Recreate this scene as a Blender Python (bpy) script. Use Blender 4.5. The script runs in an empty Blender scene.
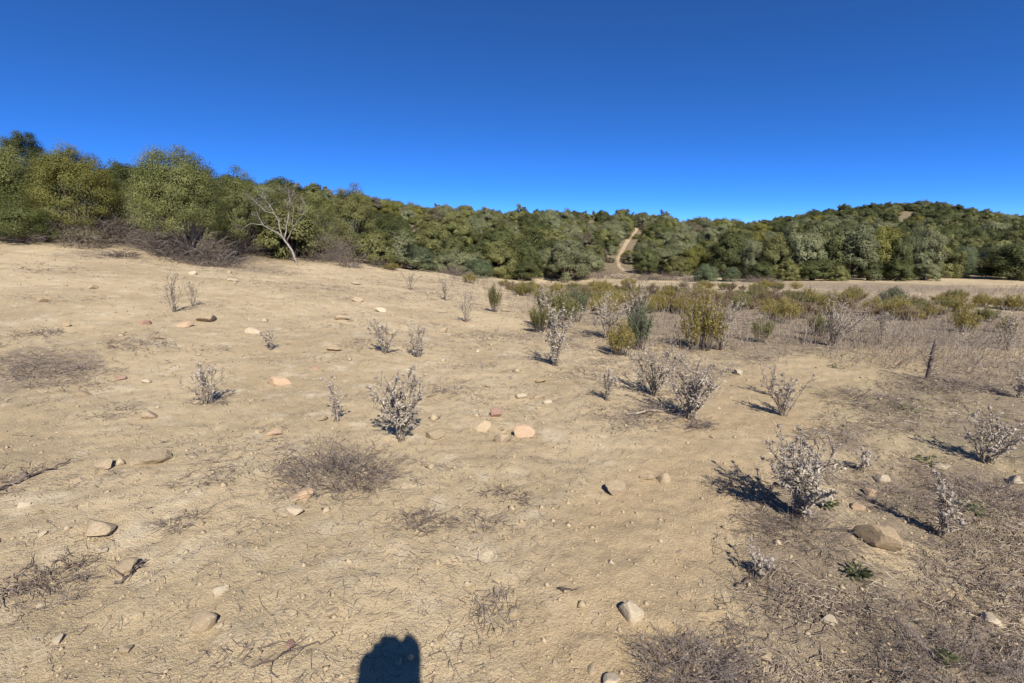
import bpy, math, random
import numpy as np
from mathutils import Vector, Matrix, Euler

R = math.radians
rng = np.random.default_rng(11)
random.seed(11)
scene = bpy.context.scene
COL = scene.collection

# ------------------------------------------------------------------ camera model
WID, HEI, FPX = 1024, 683, 461.0
PITCH = R(12.83)
EYE = np.array([0.0, 0.0, 1.6])
CP, SP = math.cos(PITCH), math.sin(PITCH)


def ray(px, py):
    u = (px - 512.0) / FPX
    v = (341.5 - py) / FPX
    return np.array([u, CP + v * SP, -SP + v * CP])


def project(p):
    d = np.asarray(p, float) - EYE
    depth = d[1] * CP - d[2] * SP
    up = d[1] * SP + d[2] * CP
    return 512 + FPX * d[0] / depth, 341.5 - FPX * up / depth, depth


# ------------------------------------------------------------------ value noise
def _h(i, j, s):
    n = (i.astype(np.int64) * 374761393 + j.astype(np.int64) * 668265263 + s * 974711) & 0x7FFFFFFF
    n = ((n ^ (n >> 13)) * 1274126177) & 0x7FFFFFFF
    n = n ^ (n >> 16)
    return (n & 0xFFFF) / 65535.0


def vnoise(x, y, s=0):
    x = np.asarray(x, float); y = np.asarray(y, float)
    i = np.floor(x); j = np.floor(y)
    fx = x - i; fy = y - j
    fx = fx * fx * (3 - 2 * fx); fy = fy * fy * (3 - 2 * fy)
    i = i.astype(np.int64); j = j.astype(np.int64)
    a = _h(i, j, s); b = _h(i + 1, j, s); c = _h(i, j + 1, s); d = _h(i + 1, j + 1, s)
    return (a * (1 - fx) + b * fx) * (1 - fy) + (c * (1 - fx) + d * fx) * fy


def fbm(x, y, s=0, o=3):
    t = 0.0; a = 0.5; n = 0.0
    for k in range(o):
        t = t + a * vnoise(x * 2 ** k, y * 2 ** k, s + 17 * k); n += a; a *= 0.5
    return t / n


def sstep(a, b, x):
    t = np.clip((np.asarray(x, float) - a) / (b - a), 0, 1)
    return t * t * (3 - 2 * t)


# ------------------------------------------------------------------ terrain height
def pxz(px, row, y):
    """control point: the point at depth y seen in that pixel"""
    d = ray(px, row)
    t = y / d[1]
    return (d[0] * t, y, EYE[2] + d[2] * t)


CTRL = [
    (0, 0, 0), (-6, 0, .28), (6, 0, -.18), (0, -8, .1), (-8, -8, .4), (9, -8, -.2), (-15, 0, .75), (15, 0, -.45),
    (-4, 5, .12), (0, 5, -.07), (4, 5, -.20), (-10, 9, .72), (0, 12, -.36), (9, 11, -.55), (-6, 12, .35), (18, 12, -.9),
    (0, 24, -1.1), (12, 24, -1.35), (24, 24, -1.5), (24, 34, -2.0), (10, 36, -2.05), (40, 30, -1.9),
    pxz(0, 248, 15), pxz(100, 246, 17), pxz(200, 263, 17), pxz(260, 263, 20), pxz(330, 263, 22),
    pxz(400, 266, 30), pxz(460, 276, 38), pxz(530, 281, 46), pxz(620, 279, 49), pxz(700, 281, 48),
    pxz(800, 280, 46), pxz(900, 280, 46), pxz(1010, 280, 44), pxz(1100, 280, 44),
    (-30, 30, 2.4), (-14, 30, 1.0), (-50, 30, 4.0), (-60, 60, 6.0), (-20, 45, 1.2),
    # ridges
    pxz(200, 205, 55), pxz(340, 214, 70), pxz(420, 222, 82), pxz(500, 224, 100), pxz(560, 222, 112), pxz(640, 222, 120),
    pxz(700, 231, 125), pxz(760, 231, 132), pxz(805, 229, 140), pxz(835, 222, 146), pxz(862, 215, 150), pxz(892, 210, 152), pxz(922, 210, 152), pxz(952, 215, 150), pxz(985, 223, 148), pxz(1024, 232, 146), pxz(1090, 244, 140),
    pxz(892, 222, 185), pxz(1000, 232, 185), pxz(700, 236, 170),
    pxz(620, 250, 80), pxz(800, 248, 85), pxz(940, 240, 95), pxz(480, 245, 65),
    (-120, 140, 6), (-40, 190, 2), (60, 200, 1), (160, 230, 0), (230, 150, 0),
    (-120, 40, 6), (120, 40, -1), (0, 400, -8), (300, 400, -8), (-300, 400, -8), (-300, 100, 2), (350, 100, -2),
    (0, -60, .5), (-80, -60, 3), (80, -60, -2), (300, -300, -6), (-300, -300, 4),
]
_C = np.array(CTRL, float)


def _tps_fit(c, lam=0.02):
    n = len(c)
    s = 40.0
    P = c[:, :2] / s
    d = np.linalg.norm(P[:, None] - P[None], axis=2)
    K = np.where(d > 0, d * d * np.log(d + 1e-12), 0) + lam * 0.01 * np.eye(n)
    Q = np.c_[np.ones(n), P]
    A = np.zeros((n + 3, n + 3)); A[:n, :n] = K; A[:n, n:] = Q; A[n:, :n] = Q.T
    b = np.zeros(n + 3); b[:n] = c[:, 2]
    return np.linalg.solve(A, b)


_Wt = _tps_fit(_C)


def H0(x, y):
    x = np.asarray(x, float); y = np.asarray(y, float)
    X = x / 40.0; Y = y / 40.0
    z = _Wt[-3] + _Wt[-2] * X + _Wt[-1] * Y
    for (cx, cy, _), w in zip(_C, _Wt):
        d2 = (X - cx / 40.0) ** 2 + (Y - cy / 40.0) ** 2
        z = z + w * 0.5 * d2 * np.log(d2 + 1e-12)
    return z


def H(x, y):
    x = np.asarray(x, float); y = np.asarray(y, float)
    r = np.hypot(x, y)
    z = H0(x, y)
    z = z + (fbm(x * .45, y * .45, 3, 2) - .5) * .10 * sstep(.5, 5, r)
    z = z + (vnoise(x * 2.1, y * 2.1, 5) - .5) * .035
    z = z + (vnoise(x * 6.5, y * 6.5, 9) - .5) * .022
    z = z + (vnoise(x * 17, y * 17, 12) - .5) * .012 * (1 - sstep(6, 14, r))
    z = z + np.abs(vnoise(x * 38, y * 38, 14) - .5) * .006 * (1 - sstep(4, 9, r))
    return z


EYE[2] = 1.6 + float(H0(0, 0))


def hit(px, py):
    d = ray(px, py)
    t = np.geomspace(.8, 300, 700)
    p = EYE[None] + d[None] * t[:, None]
    below = p[:, 2] < H(p[:, 0], p[:, 1])
    if not below.any():
        k = len(t) - 1
    else:
        k = int(np.argmax(below))
    a, b = t[max(k - 1, 0)], t[k]
    tt = np.linspace(a, b, 30)
    p = EYE[None] + d[None] * tt[:, None]
    k = int(np.argmax(p[:, 2] <= H(p[:, 0], p[:, 1]) + 1e-4))
    q = p[k]
    return np.array([q[0], q[1], float(H(q[0], q[1]))])


def mpp(p):
    """metres per pixel at the point"""
    return project(p)[2] / FPX


# ------------------------------------------------------------------ mesh builder
class MB:
    def __init__(s):
        s.V = []; s.Q = []; s.T = []; s.n = 0
        s.qa = []; s.ta = []; s.qm = []; s.tm = []

    def add(s, V, Q=None, T=None, tint=0.5, m=0):
        V = np.asarray(V, float).reshape(-1, 3)
        if Q is not None and len(Q):
            Q = np.asarray(Q, int).reshape(-1, 4)
            s.Q.append(Q + s.n); s.qa.append(np.broadcast_to(np.asarray(tint, float), (len(Q),))); s.qm.append(np.full(len(Q), m))
        if T is not None and len(T):
            T = np.asarray(T, int).reshape(-1, 3)
            s.T.append(T + s.n); s.ta.append(np.broadcast_to(np.asarray(tint, float), (len(T),))); s.tm.append(np.full(len(T), m))
        s.V.append(V); s.n += len(V)

    def tube(s, pts, rad, n=5, tint=.5, m=0, cap=True):
        pts = np.asarray(pts, float); k = len(pts)
        rad = np.broadcast_to(np.asarray(rad, float), (k,))
        tan = np.gradient(pts, axis=0)
        tan /= np.linalg.norm(tan, axis=1, keepdims=True) + 1e-9
        ref = np.array([1, 0, 0.]) if abs(tan[0][0]) < .8 else np.array([0, 1., 0])
        u = np.cross(tan, ref); u /= np.linalg.norm(u, axis=1, keepdims=True) + 1e-9
        w = np.cross(tan, u)
        a = np.arange(n) * 2 * math.pi / n
        ring = pts[:, None] + rad[:, None, None] * (u[:, None] * np.cos(a)[None, :, None] + w[:, None] * np.sin(a)[None, :, None])
        V = ring.reshape(-1, 3)
        i = np.arange(k - 1)[:, None] * n; j = np.arange(n)[None]; j2 = (j + 1) % n
        Q = np.stack([i + j, i + j2, i + n + j2, i + n + j], -1).reshape(-1, 4)
        T = []
        if cap and n >= 4:
            V = np.vstack([V, pts[0], pts[-1]])
            c0 = k * n; c1 = c0 + 1
            for q in range(n):
                T.append((c0, (q + 1) % n, q)); T.append((c1, (k - 1) * n + q, (k - 1) * n + (q + 1) % n))
        s.add(V, Q, T if T else None, tint, m)

    def leaves(s, C, N, U, L, Wd, tint=.5, m=0):
        """rhombic leaves, vectorised"""
        C = np.asarray(C, float); n = len(C)
        N = N / (np.linalg.norm(N, axis=1, keepdims=True) + 1e-9)
        U = U - N * (U * N).sum(1, keepdims=True)
        U = U / (np.linalg.norm(U, axis=1, keepdims=True) + 1e-9)
        Vv = np.cross(N, U)
        L = np.broadcast_to(L, (n,))[:, None]; Wd = np.broadcast_to(Wd, (n,))[:, None]
        V = np.stack([C - U * L * .5, C + Vv * Wd * .5 + N * Wd * .1, C + U * L * .5, C - Vv * Wd * .5 + N * Wd * .1], 1).reshape(-1, 3)
        Q = np.arange(n * 4).reshape(-1, 4)
        s.add(V, Q, None, tint, m)

    def ball(s, c, r, n=10, k=7, tint=.5, m=0, rot=None):
        c = np.asarray(c, float); r = np.broadcast_to(np.asarray(r, float), (3,))
        V = []
        for i in range(k + 1):
            t = math.pi * i / k
            for j in range(n):
                p = 2 * math.pi * j / n
                V.append((math.sin(t) * math.cos(p), math.sin(t) * math.sin(p), math.cos(t)))
        V = np.array(V) * r
        if rot is not None:
            V = V @ np.array(rot).T
        V = V + c
        Q = [(i * n + j, (i + 1) * n + j, (i + 1) * n + (j + 1) % n, i * n + (j + 1) % n) for i in range(k) for j in range(n)]
        s.add(V, Q, None, tint, m)

    def box(s, c, d, rot=None, tint=.5, m=0):
        c = np.asarray(c, float); d = np.asarray(d, float) / 2
        V = np.array([(x, y, z) for x in (-1, 1) for y in (-1, 1) for z in (-1, 1)], float) * d
        if rot is not None:
            V = V @ np.array(rot).T
        Q = [(0, 1, 3, 2), (4, 6, 7, 5), (0, 4, 5, 1), (2, 3, 7, 6), (0, 2, 6, 4), (1, 5, 7, 3)]
        s.add(V + c, Q, None, tint, m)

    def mesh(s, name, mats, smooth=False):
        V = np.vstack(s.V)
        me = bpy.data.meshes.new(name)
        Q = np.vstack(s.Q) if s.Q else np.zeros((0, 4), int)
        T = np.vstack(s.T) if s.T else np.zeros((0, 3), int)
        nq, nt = len(Q), len(T)
        me.vertices.add(len(V)); me.vertices.foreach_set('co', V.astype(np.float32).ravel())
        me.loops.add(nq * 4 + nt * 3)
        me.loops.foreach_set('vertex_index', np.concatenate([Q.ravel(), T.ravel()]).astype(np.int32))
        me.polygons.add(nq + nt)
        st = np.concatenate([np.arange(nq) * 4, nq * 4 + np.arange(nt) * 3]).astype(np.int32)
        me.polygons.foreach_set('loop_start', st)
        mi = np.concatenate((s.qm if s.Q else []) + (s.tm if s.T else [])).astype(np.int32)
        me.polygons.foreach_set('material_index', mi)
        if smooth:
            me.polygons.foreach_set('use_smooth', np.ones(nq + nt, bool))
        at = me.attributes.new('tint', 'FLOAT', 'FACE')
        at.data.foreach_set('value', np.concatenate((s.qa if s.Q else []) + (s.ta if s.T else [])).astype(np.float32))
        me.update(calc_edges=True)
        for m in (mats if isinstance(mats, (list, tuple)) else [mats]):
            me.materials.append(m)
        return me


def obj(name, me, parent=None, loc=None, rot=None, scale=None):
    o = bpy.data.objects.new(name, me)
    COL.objects.link(o)
    if parent is not None:
        o.parent = parent
    if loc is not None:
        o.location = loc
    if rot is not None:
        o.rotation_euler = rot if hasattr(rot, '__len__') else (0, 0, rot)
    if scale is not None:
        o.scale = scale if hasattr(scale, '__len__') else (scale,) * 3
    return o


def tag(o, label=None, cat=None, group=None, kind=None):
    if label: o['label'] = label
    if cat: o['category'] = cat
    if group: o['group'] = group
    if kind: o['kind'] = kind
    return o


def copy_tree(o, loc, rz, scale, parent=None):
    c = o.copy(); COL.objects.link(c)
    if parent is not None:
        c.parent = parent
    else:
        c.location = loc; c.rotation_euler = (0, 0, rz); c.scale = scale if hasattr(scale, '__len__') else (scale,) * 3
    for ch in list(o.children):
        copy_tree(ch, None, 0, 1, c)
    return c


ORD = 'leftmost second third fourth fifth sixth seventh eighth ninth tenth eleventh twelfth thirteenth fourteenth fifteenth sixteenth seventeenth eighteenth nineteenth'.split()
PENDING = []          # (object, phrase, px): labels settled at the end


def later(o, phrase, cat, group, p, kind_word='one'):
    o['category'] = cat
    o['group'] = group
    PENDING.append((o, phrase, project(p)[0]))


def settle_labels():
    by = {}
    for o, ph, x in PENDING:
        by.setdefault(ph, []).append((x, o))
    for ph, L in by.items():
        L.sort(key=lambda t: t[0])
        n = len(L)
        for i, (x, o) in enumerate(L):
            if n == 1:
                o['label'] = ph
            elif i == n - 1:
                o['label'] = ph + ', rightmost of these'
            elif i == 0:
                o['label'] = ph + ', leftmost of these'
            elif i <= (n - 1) // 2 and i < len(ORD):
                o['label'] = ph + ', ' + ORD[i] + ' from left'
            elif n - 1 - i < len(ORD):
                o['label'] = ph + ', ' + ORD[n - 1 - i] + ' from right'
            else:
                o['label'] = ph


# ------------------------------------------------------------------ materials
def new_mat(name):
    m = bpy.data.materials.new(name); m.use_nodes = True
    nt = m.node_tree; nt.nodes.clear()
    return m, nt, nt.nodes, nt.links


def node(nt, t, **kw):
    n = nt.nodes.new(t)
    for k, v in kw.items():
        setattr(n, k, v)
    return n


def mixc(nt, fac, a, b, blend='MIX'):
    n = nt.nodes.new('ShaderNodeMix'); n.data_type = 'RGBA'; n.blend_type = blend
    for sock, v in ((n.inputs[0], fac), (n.inputs[6], a), (n.inputs[7], b)):
        if hasattr(v, 'is_output') or isinstance(v, bpy.types.NodeSocket):
            nt.links.new(v, sock)
        elif isinstance(v, (int, float)):
            sock.default_value = v
        else:
            sock.default_value = (*v, 1) if len(v) == 3 else v
    return n.outputs[2]


def mathn(nt, op, a, b=None, clamp=False):
    n = nt.nodes.new('ShaderNodeMath'); n.operation = op; n.use_clamp = clamp
    for i, v in enumerate((a, b)):
        if v is None: continue
        if isinstance(v, bpy.types.NodeSocket): nt.links.new(v, n.inputs[i])
        else: n.inputs[i].default_value = v
    return n.outputs[0]


def rampn(nt, v, a, b):
    n = nt.nodes.new('ShaderNodeMapRange'); n.interpolation_type = 'SMOOTHSTEP'
    nt.links.new(v, n.inputs[0]); n.inputs[1].default_value = a; n.inputs[2].default_value = b
    return n.outputs[0]


def noisen(nt, vec, scale, detail=3, rough=.55):
    n = nt.nodes.new('ShaderNodeTexNoise'); n.inputs['Scale'].default_value = scale
    n.inputs['Detail'].default_value = detail; n.inputs['Roughness'].default_value = rough
    nt.links.new(vec, n.inputs['Vector'])
    return n.outputs[0]


def attrn(nt, name):
    n = nt.nodes.new('ShaderNodeAttribute'); n.attribute_name = name
    return n.outputs['Fac']


def leaf_mat(name, ca, cb, cc, trans=.3, noise_scale=1.3, vary=.35):
    """leaf colours ca/cb by clump, cc by single leaf"""
    m, nt, N, L = new_mat(name)
    tc = node(nt, 'ShaderNodeTexCoord').outputs['Object']
    oi = node(nt, 'ShaderNodeObjectInfo')
    nz = rampn(nt, noisen(nt, tc, noise_scale, 3), .38, .62)
    c = mixc(nt, nz, ca, cb)
    tint = attrn(nt, 'tint')
    c = mixc(nt, rampn(nt, tint, .55, 1.0), c, cc)
    v = mathn(nt, 'ADD', mathn(nt, 'MULTIPLY', oi.outputs['Random'], vary), 1 - vary / 2)
    v2 = mathn(nt, 'MULTIPLY', v, mathn(nt, 'ADD', mathn(nt, 'MULTIPLY', tint, .5), .88))
    hsv = node(nt, 'ShaderNodeHueSaturation')
    L.new(v2, hsv.inputs['Value']); L.new(c, hsv.inputs['Color'])
    bs = node(nt, 'ShaderNodeBsdfPrincipled'); bs.inputs['Roughness'].default_value = .6
    bs.inputs['Specular IOR Level'].default_value = .25
    L.new(hsv.outputs[0], bs.inputs['Base Color'])
    tr = node(nt, 'ShaderNodeBsdfTranslucent'); L.new(hsv.outputs[0], tr.inputs['Color'])
    mx = node(nt, 'ShaderNodeMixShader'); mx.inputs[0].default_value = trans
    L.new(bs.outputs[0], mx.inputs[1]); L.new(tr.outputs[0], mx.inputs[2])
    out = node(nt, 'ShaderNodeOutputMaterial'); L.new(mx.outputs[0], out.inputs[0])
    return m


def simple_mat(name, ca, cb, scale=8., rough=.85, bump=.0, bscale=40., vary=.3, spec=.2, tintmix=None):
    m, nt, N, L = new_mat(name)
    tc = node(nt, 'ShaderNodeTexCoord').outputs['Object']
    oi = node(nt, 'ShaderNodeObjectInfo')
    c = mixc(nt, rampn(nt, noisen(nt, tc, scale, 4, .6), .35, .65), ca, cb)
    tint = attrn(nt, 'tint')
    if tintmix is not None:
        c = mixc(nt, tint, c, tintmix)
    v = mathn(nt, 'ADD', mathn(nt, 'MULTIPLY', oi.outputs['Random'], vary), 1 - vary / 2)
    hsv = node(nt, 'ShaderNodeHueSaturation'); L.new(v, hsv.inputs['Value']); L.new(c, hsv.inputs['Color'])
    bs = node(nt, 'ShaderNodeBsdfPrincipled'); bs.inputs['Roughness'].default_value = rough
    bs.inputs['Specular IOR Level'].default_value = spec
    L.new(hsv.outputs[0], bs.inputs['Base Color'])
    if bump > 0:
        bm = node(nt, 'ShaderNodeBump'); bm.inputs['Strength'].default_value = bump; bm.inputs['Distance'].default_value = .01
        L.new(noisen(nt, tc, bscale, 4, .65), bm.inputs['Height']); L.new(bm.outputs[0], bs.inputs['Normal'])
    out = node(nt, 'ShaderNodeOutputMaterial'); L.new(bs.outputs[0], out.inputs[0])
    return m


M = {}
M['dark'] = leaf_mat('dark_green_leaves', (0.080, 0.092, 0.031), (0.118, 0.127, 0.042), (0.142, 0.153, 0.053))
M['olive'] = leaf_mat('olive_leaves', (0.142, 0.146, 0.048), (0.198, 0.194, 0.066), (0.228, 0.222, 0.084))
M['grey'] = leaf_mat('grey_green_leaves', (0.161, 0.172, 0.081), (0.224, 0.230, 0.115), (0.265, 0.265, 0.144))
M['yellow'] = leaf_mat('yellow_green_leaves', (0.151, 0.148, 0.031), (0.213, 0.196, 0.045), (0.235, 0.213, 0.067))
M['brown'] = leaf_mat('brown_grey_leaves', (0.149, 0.129, 0.076), (0.201, 0.172, 0.106), (0.230, 0.196, 0.127))
M['teal'] = leaf_mat('teal_leaves', (.095, .118, .056), (.135, .158, .080), (.16, .18, .10))
M['near_olive'] = leaf_mat('wild_olive_leaves', (0.123, 0.137, 0.040), (0.179, 0.188, 0.060), (0.202, 0.207, 0.078), noise_scale=.9)
M['near_yellow'] = leaf_mat('mastic_leaves', (0.124, 0.127, 0.026), (0.175, 0.167, 0.039), (0.200, 0.184, 0.054), noise_scale=.9)
M['near_dark'] = leaf_mat('evergreen_leaves', (0.064, 0.077, 0.020), (0.097, 0.108, 0.030), (0.110, 0.121, 0.039), noise_scale=.9)
M['shrub'] = leaf_mat('yellow_shrub_leaves', (.185, .160, .034), (.250, .200, .050), (.32, .26, .08), trans=.35, noise_scale=5)
M['shrub_green'] = leaf_mat('green_shrub_leaves', (.12, .122, .034), (.17, .158, .048), (.23, .21, .08), trans=.35, noise_scale=5)
M['shrub_rust'] = leaf_mat('rusty_shrub_leaves', (.120, .082, .045), (.185, .135, .070), (.26, .20, .11), trans=.3, noise_scale=5)
M['weed'] = leaf_mat('green_weed_leaves', (.065, .080, .03), (.10, .11, .045), (.15, .15, .065), noise_scale=9)
M['bark'] = simple_mat('grey_brown_bark', (.115, .092, .070), (.20, .17, .14), 6, .9, .4, 30)
M['twig'] = simple_mat('dead_grey_twigs', (.13, .10, .080), (.235, .195, .165), 5, .9)
M['deadwood'] = simple_mat('bleached_wood', (.21, .185, .16), (.34, .30, .26), 5, .85, .3, 40)
M['brush'] = simple_mat('purple_brown_dead_twigs', (.085, .062, .050), (.165, .126, .105), 9, .9, tintmix=(.30, .25, .21))
M['brush_dark'] = simple_mat('dark_dead_twigs', (.055, .042, .032), (.120, .095, .075), 3, .9, tintmix=(.22, .18, .145))
M['thistle_stem'] = simple_mat('dry_thistle_stem', (.22, .175, .13), (.36, .295, .23), 20, .85)
M['thistle_leaf'] = simple_mat('dry_silver_thistle_leaf', (.225, .185, .135), (.365, .31, .235), 14, .8, vary=.2, tintmix=(.58, .52, .41))
M['head'] = simple_mat('dry_thistle_head', (.20, .155, .12), (.34, .28, .22), 30, .9, tintmix=(.46, .41, .35))
M['weeds'] = simple_mat('dry_stalks', (.165, .130, .098), (.26, .208, .158), .8, .9, tintmix=(.42, .355, .28))
M['straw'] = simple_mat('plant_litter', (.12, .088, .070), (.24, .185, .145), 3, .9, tintmix=(.52, .44, .32))
M['rock'] = simple_mat('tan_stone', (.35, .265, .160), (.47, .37, .240), 7, .9, .6, 30, vary=.3)
M['rock_red'] = simple_mat('reddish_stone', (.30, .175, .125), (.42, .27, .19), 9, .9, .6, 30)
M['rock_orange'] = simple_mat('orange_tan_stone', (.46, .315, .19), (.55, .40, .26), 9, .9, .5, 30)
M['rock_pale'] = simple_mat('pale_stone', (.44, .355, .235), (.55, .46, .32), 9, .9, .5, 30)
M['rock_dark'] = simple_mat('dark_brown_stone', (.33, .245, .145), (.44, .335, .205), 9, .95, .8, 25)


def ground_mat():
    m, nt, N, L = new_mat('dry_soil')
    tc = node(nt, 'ShaderNodeTexCoord').outputs['Object']
    n1 = noisen(nt, tc, .55, 4, .6)
    n2 = noisen(nt, tc, 3.2, 5, .65)
    n3 = noisen(nt, tc, 17., 5, .7)
    n4 = noisen(nt, tc, 75., 4, .7)
    n5 = noisen(nt, tc, 210., 2, .6)
    lit = attrn(nt, 'litter'); path = attrn(nt, 'path'); green = attrn(nt, 'green'); scrub = attrn(nt, 'scrub')
    soilA, soilB, pale, brown = (.560, .440, .270), (.440, .340, .203), (.665, .558, .388), (.285, .225, .138)
    c = mixc(nt, rampn(nt, n1, .35, .65), soilA, soilB)
    c = mixc(nt, mathn(nt, 'MULTIPLY', rampn(nt, n2, .50, .72), .75), c, pale)
    c = mixc(nt, mathn(nt, 'MULTIPLY', rampn(nt, n3, .55, .72), .60), c, brown)
    c = mixc(nt, mathn(nt, 'MULTIPLY', rampn(nt, n3, .45, .25), .40), c, pale)
    c = mixc(nt, mathn(nt, 'MULTIPLY', rampn(nt, n4, .56, .70), .65), c, (.245, .182, .112))
    c = mixc(nt, mathn(nt, 'MULTIPLY', rampn(nt, n4, .42, .28), .40), c, (.62, .51, .35))
    c = mixc(nt, mathn(nt, 'MULTIPLY', rampn(nt, n5, .60, .72), .40), c, (.20, .145, .09))
    # trodden path: warmer, smoother
    pc = mixc(nt, rampn(nt, n3, .35, .65), (.490, .368, .215), (.405, .298, .172))
    pc = mixc(nt, mathn(nt, 'MULTIPLY', rampn(nt, n4, .56, .72), .4), pc, (.25, .17, .095))
    c = mixc(nt, mathn(nt, 'MULTIPLY', path, .85), c, pc)
    # dead plant cover: streaky grey-purple
    mp = node(nt, 'ShaderNodeMapping'); mp.inputs['Rotation'].default_value = (0, 0, R(25)); mp.inputs['Scale'].default_value = (1.0, .28, 1)
    L.new(tc, mp.inputs['Vector'])
    ns = noisen(nt, mp.outputs[0], 42., 5, .75)
    lf = mathn(nt, 'ADD', lit, mathn(nt, 'MULTIPLY', mathn(nt, 'SUBTRACT', ns, .5), 1.5))
    lf = mathn(nt, 'ADD', lf, mathn(nt, 'MULTIPLY', mathn(nt, 'SUBTRACT', n2, .5), .9))
    lc = mixc(nt, rampn(nt, n4, .35, .65), (.165, .125, .090), (.340, .272, .190))
    c = mixc(nt, mathn(nt, 'MULTIPLY', rampn(nt, lf, .42, .80), .80), c, lc)
    gf = mathn(nt, 'MULTIPLY', green, rampn(nt, n3, .40, .62))
    c = mixc(nt, mathn(nt, 'MULTIPLY', gf, .55), c, (.21, .22, .075))
    c = mixc(nt, mathn(nt, 'MULTIPLY', scrub, rampn(nt, n2, .2, .55)), c, (.17, .135, .085))
    bs = node(nt, 'ShaderNodeBsdfPrincipled'); bs.inputs['Roughness'].default_value = .95
    bs.inputs['Specular IOR Level'].default_value = .08
    L.new(c, bs.inputs['Base Color'])
    hgt = mathn(nt, 'ADD', mathn(nt, 'MULTIPLY', n3, .55), mathn(nt, 'ADD', mathn(nt, 'MULTIPLY', n4, .75), mathn(nt, 'MULTIPLY', n5, .30)))
    bm = node(nt, 'ShaderNodeBump'); bm.inputs['Strength'].default_value = .9; bm.inputs['Distance'].default_value = .022
    L.new(hgt, bm.inputs['Height']); L.new(bm.outputs[0], bs.inputs['Normal'])
    out = node(nt, 'ShaderNodeOutputMaterial'); L.new(bs.outputs[0], out.inputs[0])
    return m


M['ground'] = ground_mat()

# ------------------------------------------------------------------ ground masks
def W2(px, py):
    p = hit(px, py); return p


PATH_PX = [(585, 690), (615, 600), (648, 530), (690, 470), (735, 425), (790, 385), (850, 362), (930, 352), (1020, 352)]
PATH = np.array([W2(a, b)[:2] for a, b in PATH_PX])
PATHW = np.array([.30, .32, .36, .42, .5, .55, .6, .5, .4])


def path_mask(x, y):
    best = np.full(np.shape(x), -9.0)
    for k in range(len(PATH) - 1):
        a, b = PATH[k], PATH[k + 1]
        ab = b - a
        t = np.clip(((x - a[0]) * ab[0] + (y - a[1]) * ab[1]) / (ab @ ab), 0, 1)
        d = np.hypot(x - a[0] - ab[0] * t, y - a[1] - ab[1] * t)
        w = PATHW[k] * (1 - t) + PATHW[k + 1] * t
        best = np.maximum(best, 1 - d / (w * 1.6))
    return np.clip(best * 1.6, 0, 1)


# (px, row, radius_x px, radius_y px, strength)
LIT_PX = [
    (35, 365, 70, 30, .75), (100, 405, 40, 14, .35), (20, 480, 60, 16, .55), (120, 430, 60, 10, .3), (45, 582, 60, 20, .6),
    (150, 340, 60, 10, .35), (300, 286, 60, 6, .35), (335, 462, 60, 30, .55), (420, 520, 36, 16, .45), (480, 522, 34, 14, .4), (505, 495, 40, 14, .4),
    (180, 520, 40, 14, .35), (490, 605, 40, 36, .35), (640, 418, 70, 20, .5), (620, 360, 80, 18, .35), (690, 665, 70, 40, .6),
    (800, 560, 90, 60, .5), (760, 500, 60, 40, .6), (870, 640, 130, 60, .55), (980, 660, 110, 50, .8), (970, 500, 90, 60, .65), (900, 510, 60, 40, .5),
    (860, 395, 90, 18, .5), (950, 385, 90, 22, .55), (830, 430, 60, 22, .45), (1000, 430, 60, 40, .5), (800, 325, 200, 26, .75), (950, 325, 120, 22, .65),
    (640, 315, 120, 22, .7), (700, 298, 200, 12, .7), (480, 290, 60, 14, .35), (60, 300, 70, 8, .3), (215, 290, 40, 5, .3), (700, 345, 60, 16, .4),
    (40, 270, 60, 7, .4), (880, 287, 220, 6, .5), (620, 283, 90, 4, .5), (780, 345, 120, 14, .4), (560, 300, 60, 14, .4), (110, 255, 50, 6, .6), (250, 268, 50, 8, .7), (340, 300, 60, 6, .25), (580, 345, 60, 14, .35), (380, 390, 70, 8, .2), (210, 480, 60, 12, .3),
]
GREEN_PX = [(900, 400, 90, 26, .6), (950, 440, 70, 22, .5), (850, 360, 60, 12, .3), (960, 515, 60, 20, .35), (620, 320, 60, 12, .3), (850, 580, 30, 14, .3)]


def blobs(lst):
    out = []
    for a, b, rx, ry, s in lst:
        c = W2(a, b); e = W2(a + rx, b); f = W2(a, max(b - ry, 262)); g = W2(a, b + ry)
        sx = max(np.hypot(*(e - c)[:2]), .1); sy = max(.5 * (np.hypot(*(f - c)[:2]) + np.hypot(*(g - c)[:2])), .1)
        ang = math.atan2(c[0], c[1])
        out.append((c[0], c[1], sx, sy, ang, s))
    return out


LITB = blobs(LIT_PX); GREENB = blobs(GREEN_PX)


def blob_mask(lst, x, y):
    v = np.zeros(np.shape(x))
    for cx, cy, sx, sy, ang, s in lst:
        dx, dy = x - cx, y - cy
        r_ = (dx * math.sin(ang) + dy * math.cos(ang)) / sy
        t_ = (dx * math.cos(ang) - dy * math.sin(ang)) / sx
        v = np.maximum(v, s * np.exp(-1.2 * (r_ * r_ + t_ * t_)))
    return v


def litter_mask(x, y):
    v = blob_mask(LITB, x, y)
    az = np.arctan2(x, np.maximum(y, .01))
    v = v + .26 * sstep(.2, .6, az) + .12 + .36 * (fbm(x * .9, y * .9, 31, 3) - .5) + .40 * (fbm(x * 3.1, y * 3.1, 33, 2) - .5) * sstep(2, 6, np.hypot(x, y))
    return np.clip(v * (1 - .75 * path_mask(x, y)), 0, 1)


# forest edge: distance y where the woods begin, as a polyline over x
EDGE = np.array([(-60, 12), (-30, 14), (-16, 15), (-11.5, 17.5), (-8, 21), (-6, 26), (-3, 34), (-2, 42), (2, 47), (11, 52), (22, 52), (26, 48), (45, 47), (80, 44), (140, 40)], float)


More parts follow.
